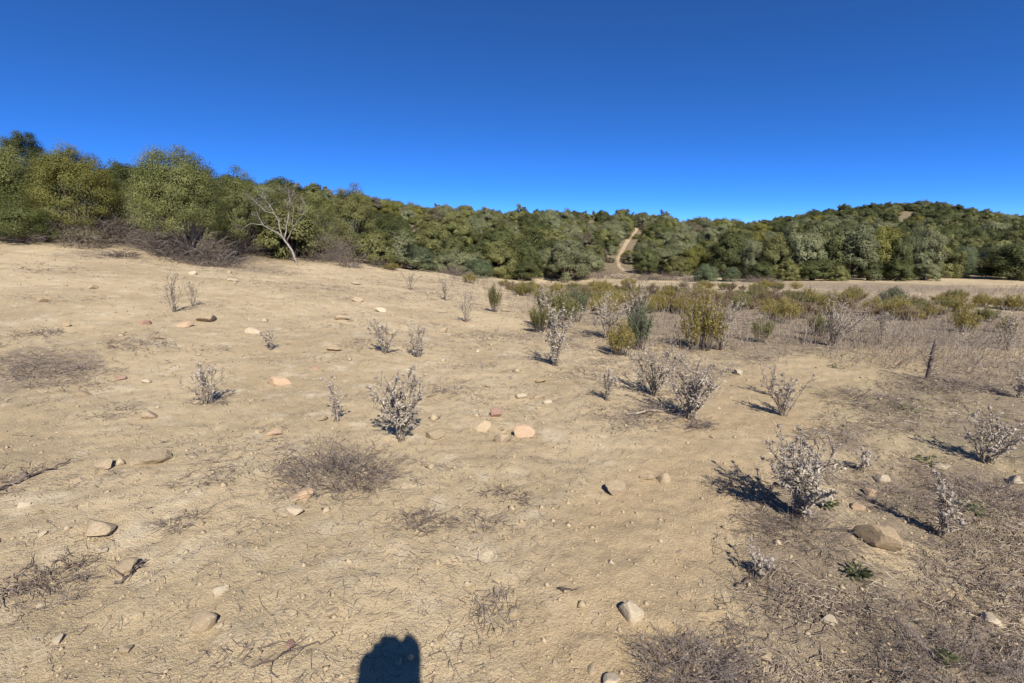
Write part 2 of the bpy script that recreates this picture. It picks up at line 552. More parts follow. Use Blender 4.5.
def scrub_mask(x, y):
    e = np.interp(x, EDGE[:, 0], EDGE[:, 1])
    return sstep(0, 4, y - e) * (1 - sstep(250, 320, np.hypot(x, y)))


TRACK_PX = [(655, 276, 52), (638, 274, 54), (625, 271, 57), (619, 264, 62), (617.5, 257, 70), (622, 250, 80), (628, 243, 91), (634, 237, 101), (639, 232, 108), (640, 228.5, 113)]
TRACK = np.array([pxz(a, b, c) for a, b, c in TRACK_PX])[:, :2]
TRACKW = np.array([.8, .6, .42, .28, .28, .34, .5, .75, .6, .15])


def track_dist(x, y):
    best = np.full(np.shape(x), 1e9)
    for k in range(len(TRACK) - 1):
        a, b = TRACK[k], TRACK[k + 1]; ab = b - a
        t = np.clip(((x - a[0]) * ab[0] + (y - a[1]) * ab[1]) / (ab @ ab), 0, 1)
        best = np.minimum(best, np.hypot(x - a[0] - ab[0] * t, y - a[1] - ab[1] * t))
    return best


# ------------------------------------------------------------------ ground mesh
def build_ground():
    rr = np.concatenate([[0.0], np.geomspace(.25, 30, 760), np.geomspace(30, 260, 170)[1:], np.geomspace(260, 1200, 24)[1:]])
    az = np.concatenate([np.linspace(-62, 62, 640), np.linspace(62, 298, 120)[1:-1]])
    az = np.radians(az)
    A, RR = np.meshgrid(az, rr)
    X = (RR * np.sin(A)).ravel(); Y = (RR * np.cos(A)).ravel()
    Z = H(X, Y)
    far = sstep(300, 700, np.hypot(X, Y))
    Z = Z * (1 - far) + (-8) * far
    n = len(az); k = len(rr)
    i = np.arange(k - 1)[:, None] * n; j = np.arange(n)[None]; j2 = (j + 1) % n
    Q = np.stack([i + j2, i + j, i + n + j, i + n + j2], -1).reshape(-1, 4)
    mb = MB(); mb.add(np.c_[X, Y, Z], Q[:, ::1])
    me = mb.mesh('ground', M['ground'], smooth=True)
    for nm, val in (('litter', litter_mask(X, Y)), ('path', path_mask(X, Y) * (.55 + .45 * vnoise(X * 2, Y * 2, 71))), ('green', blob_mask(GREENB, X, Y)),
                    ('scrub', scrub_mask(X, Y))):
        at = me.attributes.new(nm, 'FLOAT', 'POINT'); at.data.foreach_set('value', np.asarray(val, np.float32).ravel())
    o = obj('ground', me); tag(o, kind='structure')


build_ground()


def build_track():
    pts = []
    for k in range(len(TRACK) - 1):
        for t in np.linspace(0, 1, 14, endpoint=False):
            pts.append((*(TRACK[k] * (1 - t) + TRACK[k + 1] * t), TRACKW[k] * (1 - t) + TRACKW[k + 1] * t))
    pts = np.array(pts)
    mb = MB(); n = len(pts); m = 13
    tan = np.gradient(pts[:, :2], axis=0); tan /= np.linalg.norm(tan, axis=1, keepdims=True)
    nor = np.c_[tan[:, 1], -tan[:, 0]]
    V = []
    for q in range(m):
        s = (q / (m - 1) * 2 - 1)
        e = pts[:, 2] * (1 + .25 * (vnoise(np.arange(n) * .35, np.full(n, q * .01 + s), 8) - .5)) * s
        xy = pts[:, :2] + nor * e[:, None]
        z = H(xy[:, 0], xy[:, 1]) + .05 * (1 - abs(s) ** 3 * 1.4)
        V.append(np.c_[xy, z])
    V = np.stack(V, 1).reshape(-1, 3)
    i = np.arange(n - 1)[:, None] * m; j = np.arange(m - 1)[None]
    Q = np.stack([i + j, i + j + 1, i + m + j + 1, i + m + j], -1).reshape(-1, 4)
    mb.add(V, Q)
    me = mb.mesh('dirt_track', simple_mat('dirt_track_soil', (.30, .225, .135), (.40, .31, .195), .8, .95, .8, 6), smooth=True)
    tag(obj('dirt_track', me), kind='structure')


build_track()

# ------------------------------------------------------------------ plant generators
def unit(n, r=rng):
    v = r.normal(size=(n, 3)); return v / np.linalg.norm(v, axis=1, keepdims=True)


def crown(mb, r, rad, h, z0, clumps, per, leaf, upright=.0, m=0, lump=.35, csize=.24, skirt=.7):
    """lumpy dome of leaf clumps; rad = half width, h = crown height, z0 = its bottom"""
    D = unit(clumps, r); D[:, 2] = np.where(D[:, 2] < -.5, -D[:, 2], D[:, 2])
    ph = r.uniform(0, 6.28, 4)
    az = np.arctan2(D[:, 1], D[:, 0])
    out = 1 + lump * (.45 * np.sin(2 * az + ph[0]) + .3 * np.sin(3 * az + ph[1]) + .3 * np.sin(4 * D[:, 2] + ph[2]) + .45 * (r.random(clumps) - .5))
    f = r.uniform(.25, 1.0, clumps) ** .4 * out
    E = D.copy()
    lat = np.hypot(D[:, 0], D[:, 1]) + 1e-6
    E[:, :2] *= np.where(D[:, 2] < 0, lat ** -skirt, 1)[:, None]
    Cc = E * np.array([rad, rad * r.uniform(.85, 1.1), 1]) * f[:, None] * .86
    Cc[:, 2] = D[:, 2] * f * np.where(D[:, 2] > 0, .60 * h, .74 * h) * .95 + z0 + h * .38
    cs = rad * csize * r.uniform(.6, 1.3, clumps)
    idx = np.repeat(np.arange(clumps), per)
    n = len(idx)
    off = unit(n, r) * (r.random(n) ** .4)[:, None] * cs[idx][:, None] * np.array([1, 1, .8])
    P = Cc[idx] + off
    P[:, 2] = np.maximum(P[:, 2], z0 * .3 + .02)
    nrm = off / (np.linalg.norm(off, axis=1, keepdims=True) + 1e-6) * .85 + D[idx] * .7 + unit(n, r) * .38 + np.array([0, 0, .3])
    U = unit(n, r) + np.array([0, 0, upright]) + D[idx] * upright * .5
    L = leaf * r.uniform(.6, 1.4, n)
    ctint = r.random(clumps)
    tint = np.clip(.65 * ctint[idx] + .35 * r.random(n), 0, 1)
    mb.leaves(P, nrm, U, L, L * r.uniform(.4, .65, n), tint, m)
    return Cc


def limbs(mb, r, base_r, targets, z_fork=.3, m=0, sides=5):
    for t in targets:
        t = np.asarray(t, float)
        s = np.array([r.normal(0, base_r * .6), r.normal(0, base_r * .6), -.05])
        a = np.array([t[0] * .15 + r.normal(0, .05), t[1] * .15 + r.normal(0, .05), t[2] * z_fork])
        b = np.array([t[0] * .55, t[1] * .55, t[2] * .65]) + r.normal(0, .1, 3) * np.linalg.norm(t) * .25
        k = np.linspace(0, 1, 7)[:, None]
        p = (1 - k) ** 3 * s + 3 * k * (1 - k) ** 2 * a + 3 * k * k * (1 - k) * b + k ** 3 * t
        p[1:-1] += r.normal(0, .012 * np.linalg.norm(t), (5, 3))
        mb.tube(p, base_r * np.linspace(.75, .12, 7), sides, r.random(), m)


def brush(mb, r, rx, ry, h, n, rad, m=0, flat=.5, branch=3, sides=3):
    """tangle of thin dead twigs"""
    for q in range(n):
        a = r.uniform(0, 6.283); d = r.random() ** .5
        base = np.array([math.cos(a) * rx * d * .85, math.sin(a) * ry * d * .85, 0.0])
        hloc = h * (1.05 - .75 * d ** 1.5)
        base[2] = hloc * r.random() ** 1.6 * .45 - .01
        a2 = r.uniform(0, 6.283) if r.random() < .6 else a + r.normal(0, .6)
        L = (.35 * (rx + ry) + .3 * h) * r.uniform(.35, .95)
        up = min(hloc, L * .9) * r.uniform(-.25, 1.0) * (flat + .35)
        tip = base + np.array([math.cos(a2) * L * .8, math.sin(a2) * L * .8 * ry / max(rx, 1e-3), up])
        mid = (base + tip) / 2 + np.array([0, 0, abs(up) * .25 + L * .06]) + r.normal(0, L * .12, 3) * np.array([1, 1, .5])
        k = np.linspace(0, 1, 5)[:, None]
        p = (1 - k) ** 2 * base + 2 * k * (1 - k) * mid + k ** 2 * tip
        p[1:] += r.normal(0, L * .035, (4, 3)); p[:, 2] = np.clip(p[:, 2], -.01, None)
        t = r.random() ** 1.5
        mb.tube(p, rad * np.linspace(1, .35, 5), sides, t, m, cap=False)
        for b in range(r.integers(0, branch + 1)):
            i = r.integers(1, 4)
            dirn = (p[i + 1] - p[i]); dirn = dirn / (np.linalg.norm(dirn) + 1e-6) + r.normal(0, .75, 3)
            l2 = L * r.uniform(.15, .5)
            e = p[i] + dirn / np.linalg.norm(dirn) * l2; e[2] = max(e[2], .004)
            mm = (p[i] + e) / 2 + r.normal(0, l2 * .12, 3)
            mb.tube([p[i], mm, e], rad * np.array([.6, .5, .3]), sides, t, m, cap=False)


# ---- bushes of the hillside: one mesh each (crown and short trunk), seven tones
TONES = ['dark', 'olive', 'grey', 'yellow', 'brown']
BUSH = {}
for ti, t in enumerate(TONES):
    for v in range(3):
        r = np.random.default_rng(100 + ti * 10 + v)
        mb = MB()
        rad = r.uniform(.95, 1.1)
        C_ = crown(mb, r, rad, r.uniform(1.5, 1.75), .02, 80, 200, .074, upright=.15 if t != 'grey' else .4, lump=r.uniform(.18, .42), csize=r.uniform(.22, .3))
        limbs(mb, r, .07, C_[r.choice(len(C_), 7)], m=1, sides=4)
        BUSH[(t, v)] = mb.mesh('hillside_bush', [M[t], M['bark']])

# ---- trees with parts (trunk, crown), unit: height about 1.75, half width 1
TREE = {}
for ti, (t, leaf, clumps, per) in enumerate([('dark', .058, 140, 230), ('olive', .057, 140, 230), ('grey', .056, 140, 230), ('yellow', .056, 140, 230), ('teal', .045, 170, 200)]):
    for v in range(2):
        r = np.random.default_rng(300 + ti * 10 + v)
        mb = MB(); C_ = crown(mb, r, 1.0, 1.7, .03, clumps, per, leaf, upright=.35, lump=.4 if t != 'teal' else .12, csize=.22)
        cm = mb.mesh('crown', M[t])
        mb = MB(); limbs(mb, r, .075, C_[r.choice(len(C_), 12)], m=0, sides=5)
        tm = mb.mesh('trunk', M['bark'])
        TREE[(t, v)] = (tm, cm)

TREE_ROOT = {}


def put_tree(name, key, px, row, width_px, top_row, label, cat='tree', y=None, group=None, rz=None):
    """a tree standing on the ground in pixel (px,row) (or at depth y in column px), scaled to width and top"""
    if y is not None:
        d = ray(px, row); t = y / d[1]; x = d[0] * t
        p = np.array([x, y, float(H(x, y))])
    else:
        p = hit(px, row)
    k = mpp(p)
    # height from the top row at this distance
    dd = ray(px, top_row); tt = p[1] / dd[1]; ztop = EYE[2] + dd[2] * tt
    hh = max(ztop - p[2], .3)
    sw = width_px * k / 2.05
    sz = hh / 1.75
    rz = rng.uniform(0, 6.28) if rz is None else rz
    if key not in TREE_ROOT:
        tm, cm = TREE[key]
        e = bpy.data.objects.new(name, None); COL.objects.link(e); e.empty_display_size = .2
        e.location = p; e.rotation_euler = (0, 0, rz); e.scale = (sw, sw, sz)
        obj('trunk', tm, e); obj('crown', cm, e)
        TREE_ROOT[key] = e
        o = e
    else:
        o = copy_tree(TREE_ROOT[key], p, rz, (sw, sw, sz)); o.name = name
    tag(o, label, cat, group)
    if group is None and 'group' in o: del o['group']
    FOOT.append((p[0], p[1], sw))
    occlude(p, sw, hh)
    return o, p


FOOT = []
SKYROW = np.full(WID + 800, 700.0)     # per column: highest row already covered by a crown


def occlude(p, half, hgt, commit=True):
    px, rb, dep = project(p)
    if dep < 1: return 0
    _, rt, _ = project((p[0], p[1], p[2] + hgt))
    w = half / dep * FPX
    a, b = int(px - w) + 400, int(px + w) + 401
    if b < 0 or a >= len(SKYROW): return 0
    cols = np.arange(max(a, 0), min(b, len(SKYROW)))
    u = (cols - 400 - px) / max(w, 1)
    top = rb - (rb - rt) * np.sqrt(np.clip(1 - u * u, 0, 1))
    vis = np.clip(np.minimum(SKYROW[cols], rb) - top, 0, None)
    inside = (cols >= 400) & (cols < 400 + WID)
    area = float(vis[inside].sum())
    if commit: SKYROW[cols] = np.minimum(SKYROW[cols], top)
    return area


# ------------------------------------------------------------------ the near thicket (left)
def near_tree(name, seed, tone, px, row, y, width_px, top_row, crown_bottom_row, label, leaf=.055, clumps=260, per=95, twigs=60, upright=.9, lump=.35, shoots=22, cat='tree'):
    d = ray(px, row); t = y / d[1]; x = d[0] * t
    p = np.array([x, y, float(H(x, y))]); k = mpp(p)
    top = EYE[2] + ray(px, top_row)[2] * y / ray(px, top_row)[1] - p[2]
    bot = max(EYE[2] + ray(px, crown_bottom_row)[2] * y / ray(px, crown_bottom_row)[1] - p[2], .1)
    rad = width_px * k / 2
    r = np.random.default_rng(seed)
    e = bpy.data.objects.new(name, None); COL.objects.link(e); e.location = p; e.empty_display_size = .3
    mb = MB(); C_ = crown(mb, r, rad, (top - bot) * 1.0, bot, clumps, int(per * 3.6), leaf * .92, upright=upright, lump=lump, csize=.24, skirt=.7 if cat == 'shrub' else -.25)
    # thin leafy shoots rising out of the outline
    for q in range(shoots):
        c = C_[r.integers(len(C_))]
        if c[2] < bot + (top - bot) * .55: continue
        L = r.uniform(.2, .42); dirn = np.array([r.normal(0, .35), r.normal(0, .35), 1])
        n = 40; tt = r.random(n)
        P = c + dirn * L * tt[:, None] + r.normal(0, .035, (n, 3))
        mb.leaves(P, unit(n, r), unit(n, r) + dirn, leaf * .8 * np.ones(n), leaf * .3 * np.ones(n), np.clip(r.random(n), 0, 1))
    obj('crown', mb.mesh('crown', M[tone]), e)
    mb = MB(); limbs(mb, r, .10, C_[r.choice(len(C_), 16)], sides=6)
    obj('trunk', mb.mesh('trunk', M['bark']), e)
    if twigs:
        mb = MB(); brush(mb, r, rad * .85, rad * .8, bot + (top - bot) * .55, twigs * 3, .012, flat=.4, branch=5)
        obj('dead_twigs', mb.mesh('dead_twigs', M['twig']), e)
    tag(e, label, cat)
    FOOT.append((p[0], p[1], rad)); occlude(p, rad, top)
    return e


def dead_bush(name, seed, px, row, y, width_px, height_px, label, n=130, mat='brush', rad=.010, flat=.45, leafy=0, cat='bush', group=None):
    if y is None:
        p = hit(px, row)
    else:
        d = ray(px, row); t = y / d[1]; x = d[0] * t; p = np.array([x, y, float(H(x, y))])
    k = mpp(p); r = np.random.default_rng(seed)
    mb = MB(); brush(mb, r, width_px * k / 2, width_px * k / 2 * .8, height_px * k, n, rad, flat=flat, branch=4)
    mats = [M[mat]]
    if leafy:
        crown(mb, r, width_px * k / 2 * .85, height_px * k * .9, .02, 60, leafy, .04, upright=.5, m=1, csize=.25); mats.append(M['brown'])
    o = obj(name, mb.mesh(name, mats), loc=p); tag(o, label, cat, group)
    return o


near_tree('wild_olive_tree', 1, 'near_olive', 4, 247, 18.5, 84, 143, 234, 'grey-green tree at the very left edge, under the dark round tree top', leaf=.045, twigs=30, clumps=240)
near_tree('evergreen_tree', 2, 'near_dark', 42, 240, 30, 48, 126, 215, 'dark round evergreen tree top, highest of the thicket on the left', leaf=.065, clumps=150, per=90, twigs=0, upright=.1, shoots=0, lump=.12)
near_tree('mastic_tree', 3, 'near_yellow', 88, 247, 18.4, 84, 145, 224, 'broad yellow-green tree, second big crown from left edge', leaf=.045, lump=.2, twigs=40, shoots=14)
near_tree('evergreen_tree', 4, 'near_dark', 141, 246, 27, 40, 163, 225, 'small dark tree between the yellow-green tree and the upright grey-green one', leaf=.06, clumps=120, per=70, twigs=0, upright=.2, shoots=0, lump=.15)
near_tree('wild_olive_tree', 5, 'near_olive', 190, 262, 17.4, 86, 149, 232, 'upright grey-green tree with shoots on top, beside the dark shade patch', leaf=.045, twigs=60, shoots=34, clumps=300, lump=.25)
near_tree('wild_olive_tree', 6, 'near_olive', 246, 262, 22.0, 54, 171, 240, 'olive-green tree directly behind the bleached dead tree', leaf=.05, twigs=50, shoots=20, clumps=200, lump=.25)
near_tree('evergreen_shrub', 7, 'near_dark', 22, 249, 16.6, 76, 200, 249, 'low dark shrub at left edge of the clearing, under the grey-green tree', leaf=.04, clumps=140, per=70, twigs=30, upright=.3, shoots=0, cat='shrub')
near_tree('wild_olive_tree', 9, 'near_olive', 318, 262, 25, 56, 194, 254, 'thin grey-green tree just right of the bleached dead tree', leaf=.05, clumps=120, per=70, twigs=75, upright=.9, shoots=4, lump=.25)
near_tree('evergreen_tree', 10, 'olive', 356, 262, 29, 52, 186, 255, 'tall olive-green tree breaking the skyline right of the dead tree', leaf=.06, clumps=190, per=80, twigs=10, upright=.2, shoots=0, lump=.15)
near_tree('evergreen_tree', 11, 'near_dark', 380, 262, 31, 56, 208, 260, 'dark tree behind the round teal shrub at the clearing edge', leaf=.06, clumps=170, per=80, twigs=10, upright=.2, shoots=0, lump=.2)
near_tree('mastic_tree', 12, 'olive', 290, 255, 30, 56, 186, 245, 'olive tree top showing above the bleached dead tree', leaf=.055, clumps=150, per=80, twigs=10, upright=.3, shoots=0, lump=.2)

dead_bush('dead_bush', 21, 116, 240, 18.6, 50, 58, 'grey leafless bush below the yellow-green tree', 150, 'twig', .011, .5)
dead_bush('dead_bush', 31, 136, 247, 19.5, 46, 58, 'tall twiggy olive-grey bush filling the gap between the two big left trees', 190, 'twig', .010, .55, 30)
dead_bush('dead_bush', 32, 163, 254, 18.2, 50, 34, 'grey twig scrub left of the foot of the upright tree', 200, 'twig', .009, .5, 14)
dead_bush('dead_bush', 33, 74, 247, 17.8, 60, 34, 'brown twig scrub under the yellow-green tree', 170, 'brush_dark', .009, .5, 40)
dead_bush('dead_bush', 34, 268, 260, 24, 40, 40, 'tall grey twig bush just left of the bleached dead tree', 170, 'twig', .010, .6, 16)
dead_bush('dead_bush', 35, 332, 262, 24, 40, 48, 'tall grey twig bush right of the bleached dead tree', 190, 'twig', .010, .6, 18)
dead_bush('dead_bush', 22, 92, 252, 16.6, 54, 24, 'low purple-brown dry bush at the clearing edge under the yellow-green tree', 110, 'brush_dark', .008, .4, 30)
dead_bush('dead_bush', 23, 122, 259, 15.4, 36, 12, 'sprawling dry brush mat on the ground in front of the left thicket', 110, 'brush_dark', .007, .25)
dead_bush('dead_bush', 25, 212, 266, 16.6, 66, 34, 'dark tangled brush around the foot of the upright grey-green tree', 230, 'brush_dark', .009, .35)
dead_bush('dead_bush', 26, 262, 260, 22.8, 54, 30, 'brown leafless bush between the shade patch and the bleached dead tree', 130, 'brush_dark', .008, .5, 26)
dead_bush('dead_bush', 27, 322, 262, 22.5, 44, 30, 'brown leafless bush behind the bleached dead tree, on its right', 130, 'brush_dark', .008, .5, 26)
dead_bush('dead_bush', 28, 350, 267, 21.5, 24, 34, 'slim upright grey bush standing alone right of the dead tree', 120, 'twig', .009, .75)
dead_bush('dead_bush', 30, 378, 268, 24, 30, 12, 'low brown bush between the slim grey bush and the round teal shrub', 100, 'brush_dark', .008, .4, 8)


def dead_tree():
    p = hit(297, 263); k = mpp(p); r = np.random.default_rng(77)
    e = bpy.data.objects.new('dead_tree', None); COL.objects.link(e); e.location = p
    def L(pts, r0, r1, m, dep=0.0):
        q = np.array([((a - 297) * k, dep * i / max(len(pts) - 1, 1), (263 - b) * k) for i, (a, b) in enumerate(pts)])
        k2 = np.linspace(0, len(q) - 1, len(q) * 3)
        q2 = np.stack([np.interp(k2, np.arange(len(q)), q[:, c]) for c in range(3)], 1)
        q2[1:] += r.normal(0, .012, (len(q2) - 1, 3))
        m.tube(q2, np.linspace(r0, r1, len(q2)), 6)
    mb = MB()
    L([(297, 265), (294, 252), (289, 243), (284, 236)], .055, .042, mb)
    obj('trunk', mb.mesh('trunk', M['deadwood'], True), e)
    BR = [([(285, 237), (279, 232), (268, 226), (257, 225), (249, 231)], .038, .009, -.3), ([(284, 237), (283, 224), (276, 210), (269, 200)], .036, .008, .2),
          ([(287, 240), (290, 224), (293, 206), (291, 192)], .028, .006, .5), ([(289, 243), (297, 230), (302, 212), (300, 200)], .026, .006, -.4),
          ([(280, 216), (272, 213), (262, 202)], .02, .006, -.2), ([(268, 226), (262, 217), (258, 208)], .02, .006, .3), ([(292, 210), (297, 199), (300, 190)], .015, .005, .2),
          ([(299, 225), (307, 217), (311, 208)], .016, .005, .1)]
    for pts, a, b, dep in BR:
        mb = MB(); L(pts, a, b, mb, dep)
        for q in range(7):   # thin dead twigs
            i = r.integers(1, len(pts)); s = pts[i]
            x, y_ = s[0] + r.uniform(-10, 10), max(s[1] - r.uniform(-2, 10), 190)
            L([s, ((s[0] + x) / 2 + r.uniform(-2, 2), (s[1] + y_) / 2), (x, y_)], b * .9, .003, mb, dep)
            for q2 in range(2):
                x2, y2 = x + r.uniform(-5, 5), y_ - r.uniform(0, 6)
                L([((s[0] + x) / 2, (s[1] + y_) / 2), ((s[0] + x + x2 * 2) / 4, (s[1] + y_ + y2 * 2) / 4 - 1), (x2, y2)], .005, .003, mb, dep)
        obj('branch', mb.mesh('branch', M['deadwood'], True), e)
    tag(e, 'bleached leafless dead tree leaning left at the edge of the clearing', 'tree')


dead_tree()

# ------------------------------------------------------------------ front row of the woods and shrubs with parts
FRONT = [
    # key, px, row, y, width, top, label, cat
    (('teal', 0), 414, 266, 29, 46, 244, 'dense round teal shrub at the clearing edge right of the dead trees', 'shrub'),
    (('teal', 1), 478, 285, 34, 34, 258, 'teal shrub at the corner of the clearing, nearest to the dry stalks', 'shrub'),
    (('dark', 0), 402, 262, 36, 44, 222, 'dark tree rising behind the round teal shrub', 'tree'),
    (('olive', 0), 432, 264, 40, 48, 226, 'olive tree between the round teal shrub and the teal corner shrub', 'tree'),
    (('dark', 1), 450, 272, 44, 36, 238, 'dark low tree behind the teal corner shrub', 'tree'),
    (('olive', 1), 500, 276, 47, 46, 236, 'broad olive tree right behind the teal corner shrub', 'tree'),
    (('dark', 0), 530, 278, 49, 30, 248, 'dark small tree left of the silvery tree', 'tree'),
    (('grey', 0), 567, 277, 48, 54, 239, 'pale silvery-green tree left of the dirt track', 'tree'),
    (('grey', 1), 545, 276, 49.5, 30, 250, 'small silvery tree leaning on the pale tree left of the track', 'tree'),
    (('olive', 0), 594, 271, 60, 24, 247, 'olive tree between the silvery tree and the dirt track', 'tree'),
    (('dark', 1), 645, 271, 55, 30, 248, 'dark tree immediately right of where the dirt track starts uphill', 'tree'),
    (('grey', 1), 662, 271, 57, 44, 244, 'grey-green tree second to the right from the dirt track', 'tree'),
    (('yellow', 0), 692, 269, 56, 30, 245, 'yellow-green round tree right of the dirt track', 'tree'),
    (('olive', 1), 678, 272, 54, 26, 254, 'low olive tree in front of the yellow-green round tree', 'tree'),
    (('dark', 0), 726, 276, 52, 46, 237, 'tall dark tree above the two teal shrubs', 'tree'),
    (('teal', 0), 705, 288, 41, 32, 263, 'teal shrub standing out in the open field before the woods', 'shrub'),
    (('teal', 1), 731, 278, 47, 20, 266, 'small round teal shrub under the tall dark tree', 'shrub'),
    (('grey', 0), 752, 277, 50, 34, 240, 'grey-green tree right of the tall dark tree', 'tree'),
    (('olive', 1), 775, 278, 49, 44, 229, 'tall olive tree at the left end of the right-hand wood', 'tree'),
    (('grey', 1), 800, 279, 48, 46, 226, 'grey-green tree with dark gap below in the right-hand wood', 'tree'),
    (('dark', 1), 822, 279, 48, 38, 231, 'dark tree between the grey-green trees of the right-hand wood', 'tree'),
    (('grey', 0), 846, 280, 47, 52, 224, 'broadest grey-green tree of the right-hand wood', 'tree'),
    (('yellow', 1), 876, 280, 48, 40, 226, 'yellow-tinged tree in the middle of the right-hand wood', 'tree'),
    (('dark', 0), 893, 280, 47, 34, 236, 'dark tree beside the yellow-tinged tree of the right-hand wood', 'tree'),
    (('grey', 1), 915, 279, 48, 40, 230, 'grey-green tree near the right end of the wood', 'tree'),
    (('olive', 0), 938, 277, 49, 40, 238, 'olive tree closing the right-hand wood', 'tree'),
    (('teal', 1), 958, 276, 50, 28, 244, 'rounded teal tree at the right end of the wood by the gap', 'tree'),
    (('dark', 1), 868, 281, 45.5, 26, 258, 'low dark shrub in front of the yellow-tinged tree', 'shrub'),
    (('dark', 0), 1010, 279, 45, 62, 246, 'dark spreading tree at the right edge casting shade on the field', 'tree'),
    (('olive', 1), 1040, 280, 47, 60, 238, 'olive tree cut by the right edge of the picture', 'tree'),
    (('dark', 0), 760, 280, 45.5, 34, 262, 'low dark shrub at the left foot of the right-hand wood', 'shrub'),
    (('olive', 0), 787, 280, 45, 26, 263, 'low olive shrub under the tall olive tree of the right-hand wood', 'shrub'),
    (('dark', 1), 812, 280, 45, 34, 260, 'wide low dark shrub filling the dark gap of the right-hand wood', 'shrub'),
    (('olive', 1), 838, 280, 44.5, 22, 264, 'low olive shrub below the broadest grey-green tree', 'shrub'),
    (('dark', 0), 898, 281, 45, 30, 261, 'low dark shrub right of the yellow-tinged tree', 'shrub'),
    (('grey', 0), 925, 280, 45.5, 28, 263, 'low grey-green shrub near the right end of the wood', 'shrub'),
    (('dark', 1), 520, 279, 46, 40, 262, 'low dark shrub in front of the small dark tree left of the silvery tree', 'shrub'),
    (('dark', 1), 985, 275, 56, 40, 247, 'dark tree beyond the gap at the right end of the wood', 'tree'),
]
for i, (key, px, row, y, w, top, lab, cat) in enumerate(FRONT):
    put_tree({'teal': 'dense_shrub', 'grey': 'wild_olive_tree', 'yellow': 'mastic_tree', 'olive': 'evergreen_oak', 'dark': 'evergreen_oak'}[key[0]] if cat == 'tree' or key[0] == 'teal' else 'evergreen_shrub',
             key, px, row, w, top, lab, cat, y=y)

for s, (px, y, w, h_, lab) in enumerate([(600, 50, 40, 12, 'grey dry bush at the foot of the dirt track, on its left'), (640, 49, 46, 11, 'low grey dry bush at the foot of the dirt track, on its right'),
                                         (668, 49, 40, 11, 'low grey dry bush on the bank right of the dirt track'), (573, 49, 34, 10, 'brown dry bush under the pale silvery tree'),
                                         (695, 47, 26, 10, 'low grey dry bush left of the teal shrub in the field'), (760, 44, 40, 8, 'low grey brush in the pale strip before the right-hand wood'),
                                         (395, 27, 30, 10, 'dry weedy bush in front of the round teal shrub'), (455, 31, 28, 14, 'dry brown bush left of the teal corner shrub')]):
    d = ray(px, 280); x = d[0] * y / d[1]; rw = project((x, y, float(H(x, y))))[1]
    dead_bush('dry_bush', 60 + s, px, rw, y, w, h_, lab, 170, 'twig', .014, .5, 14)

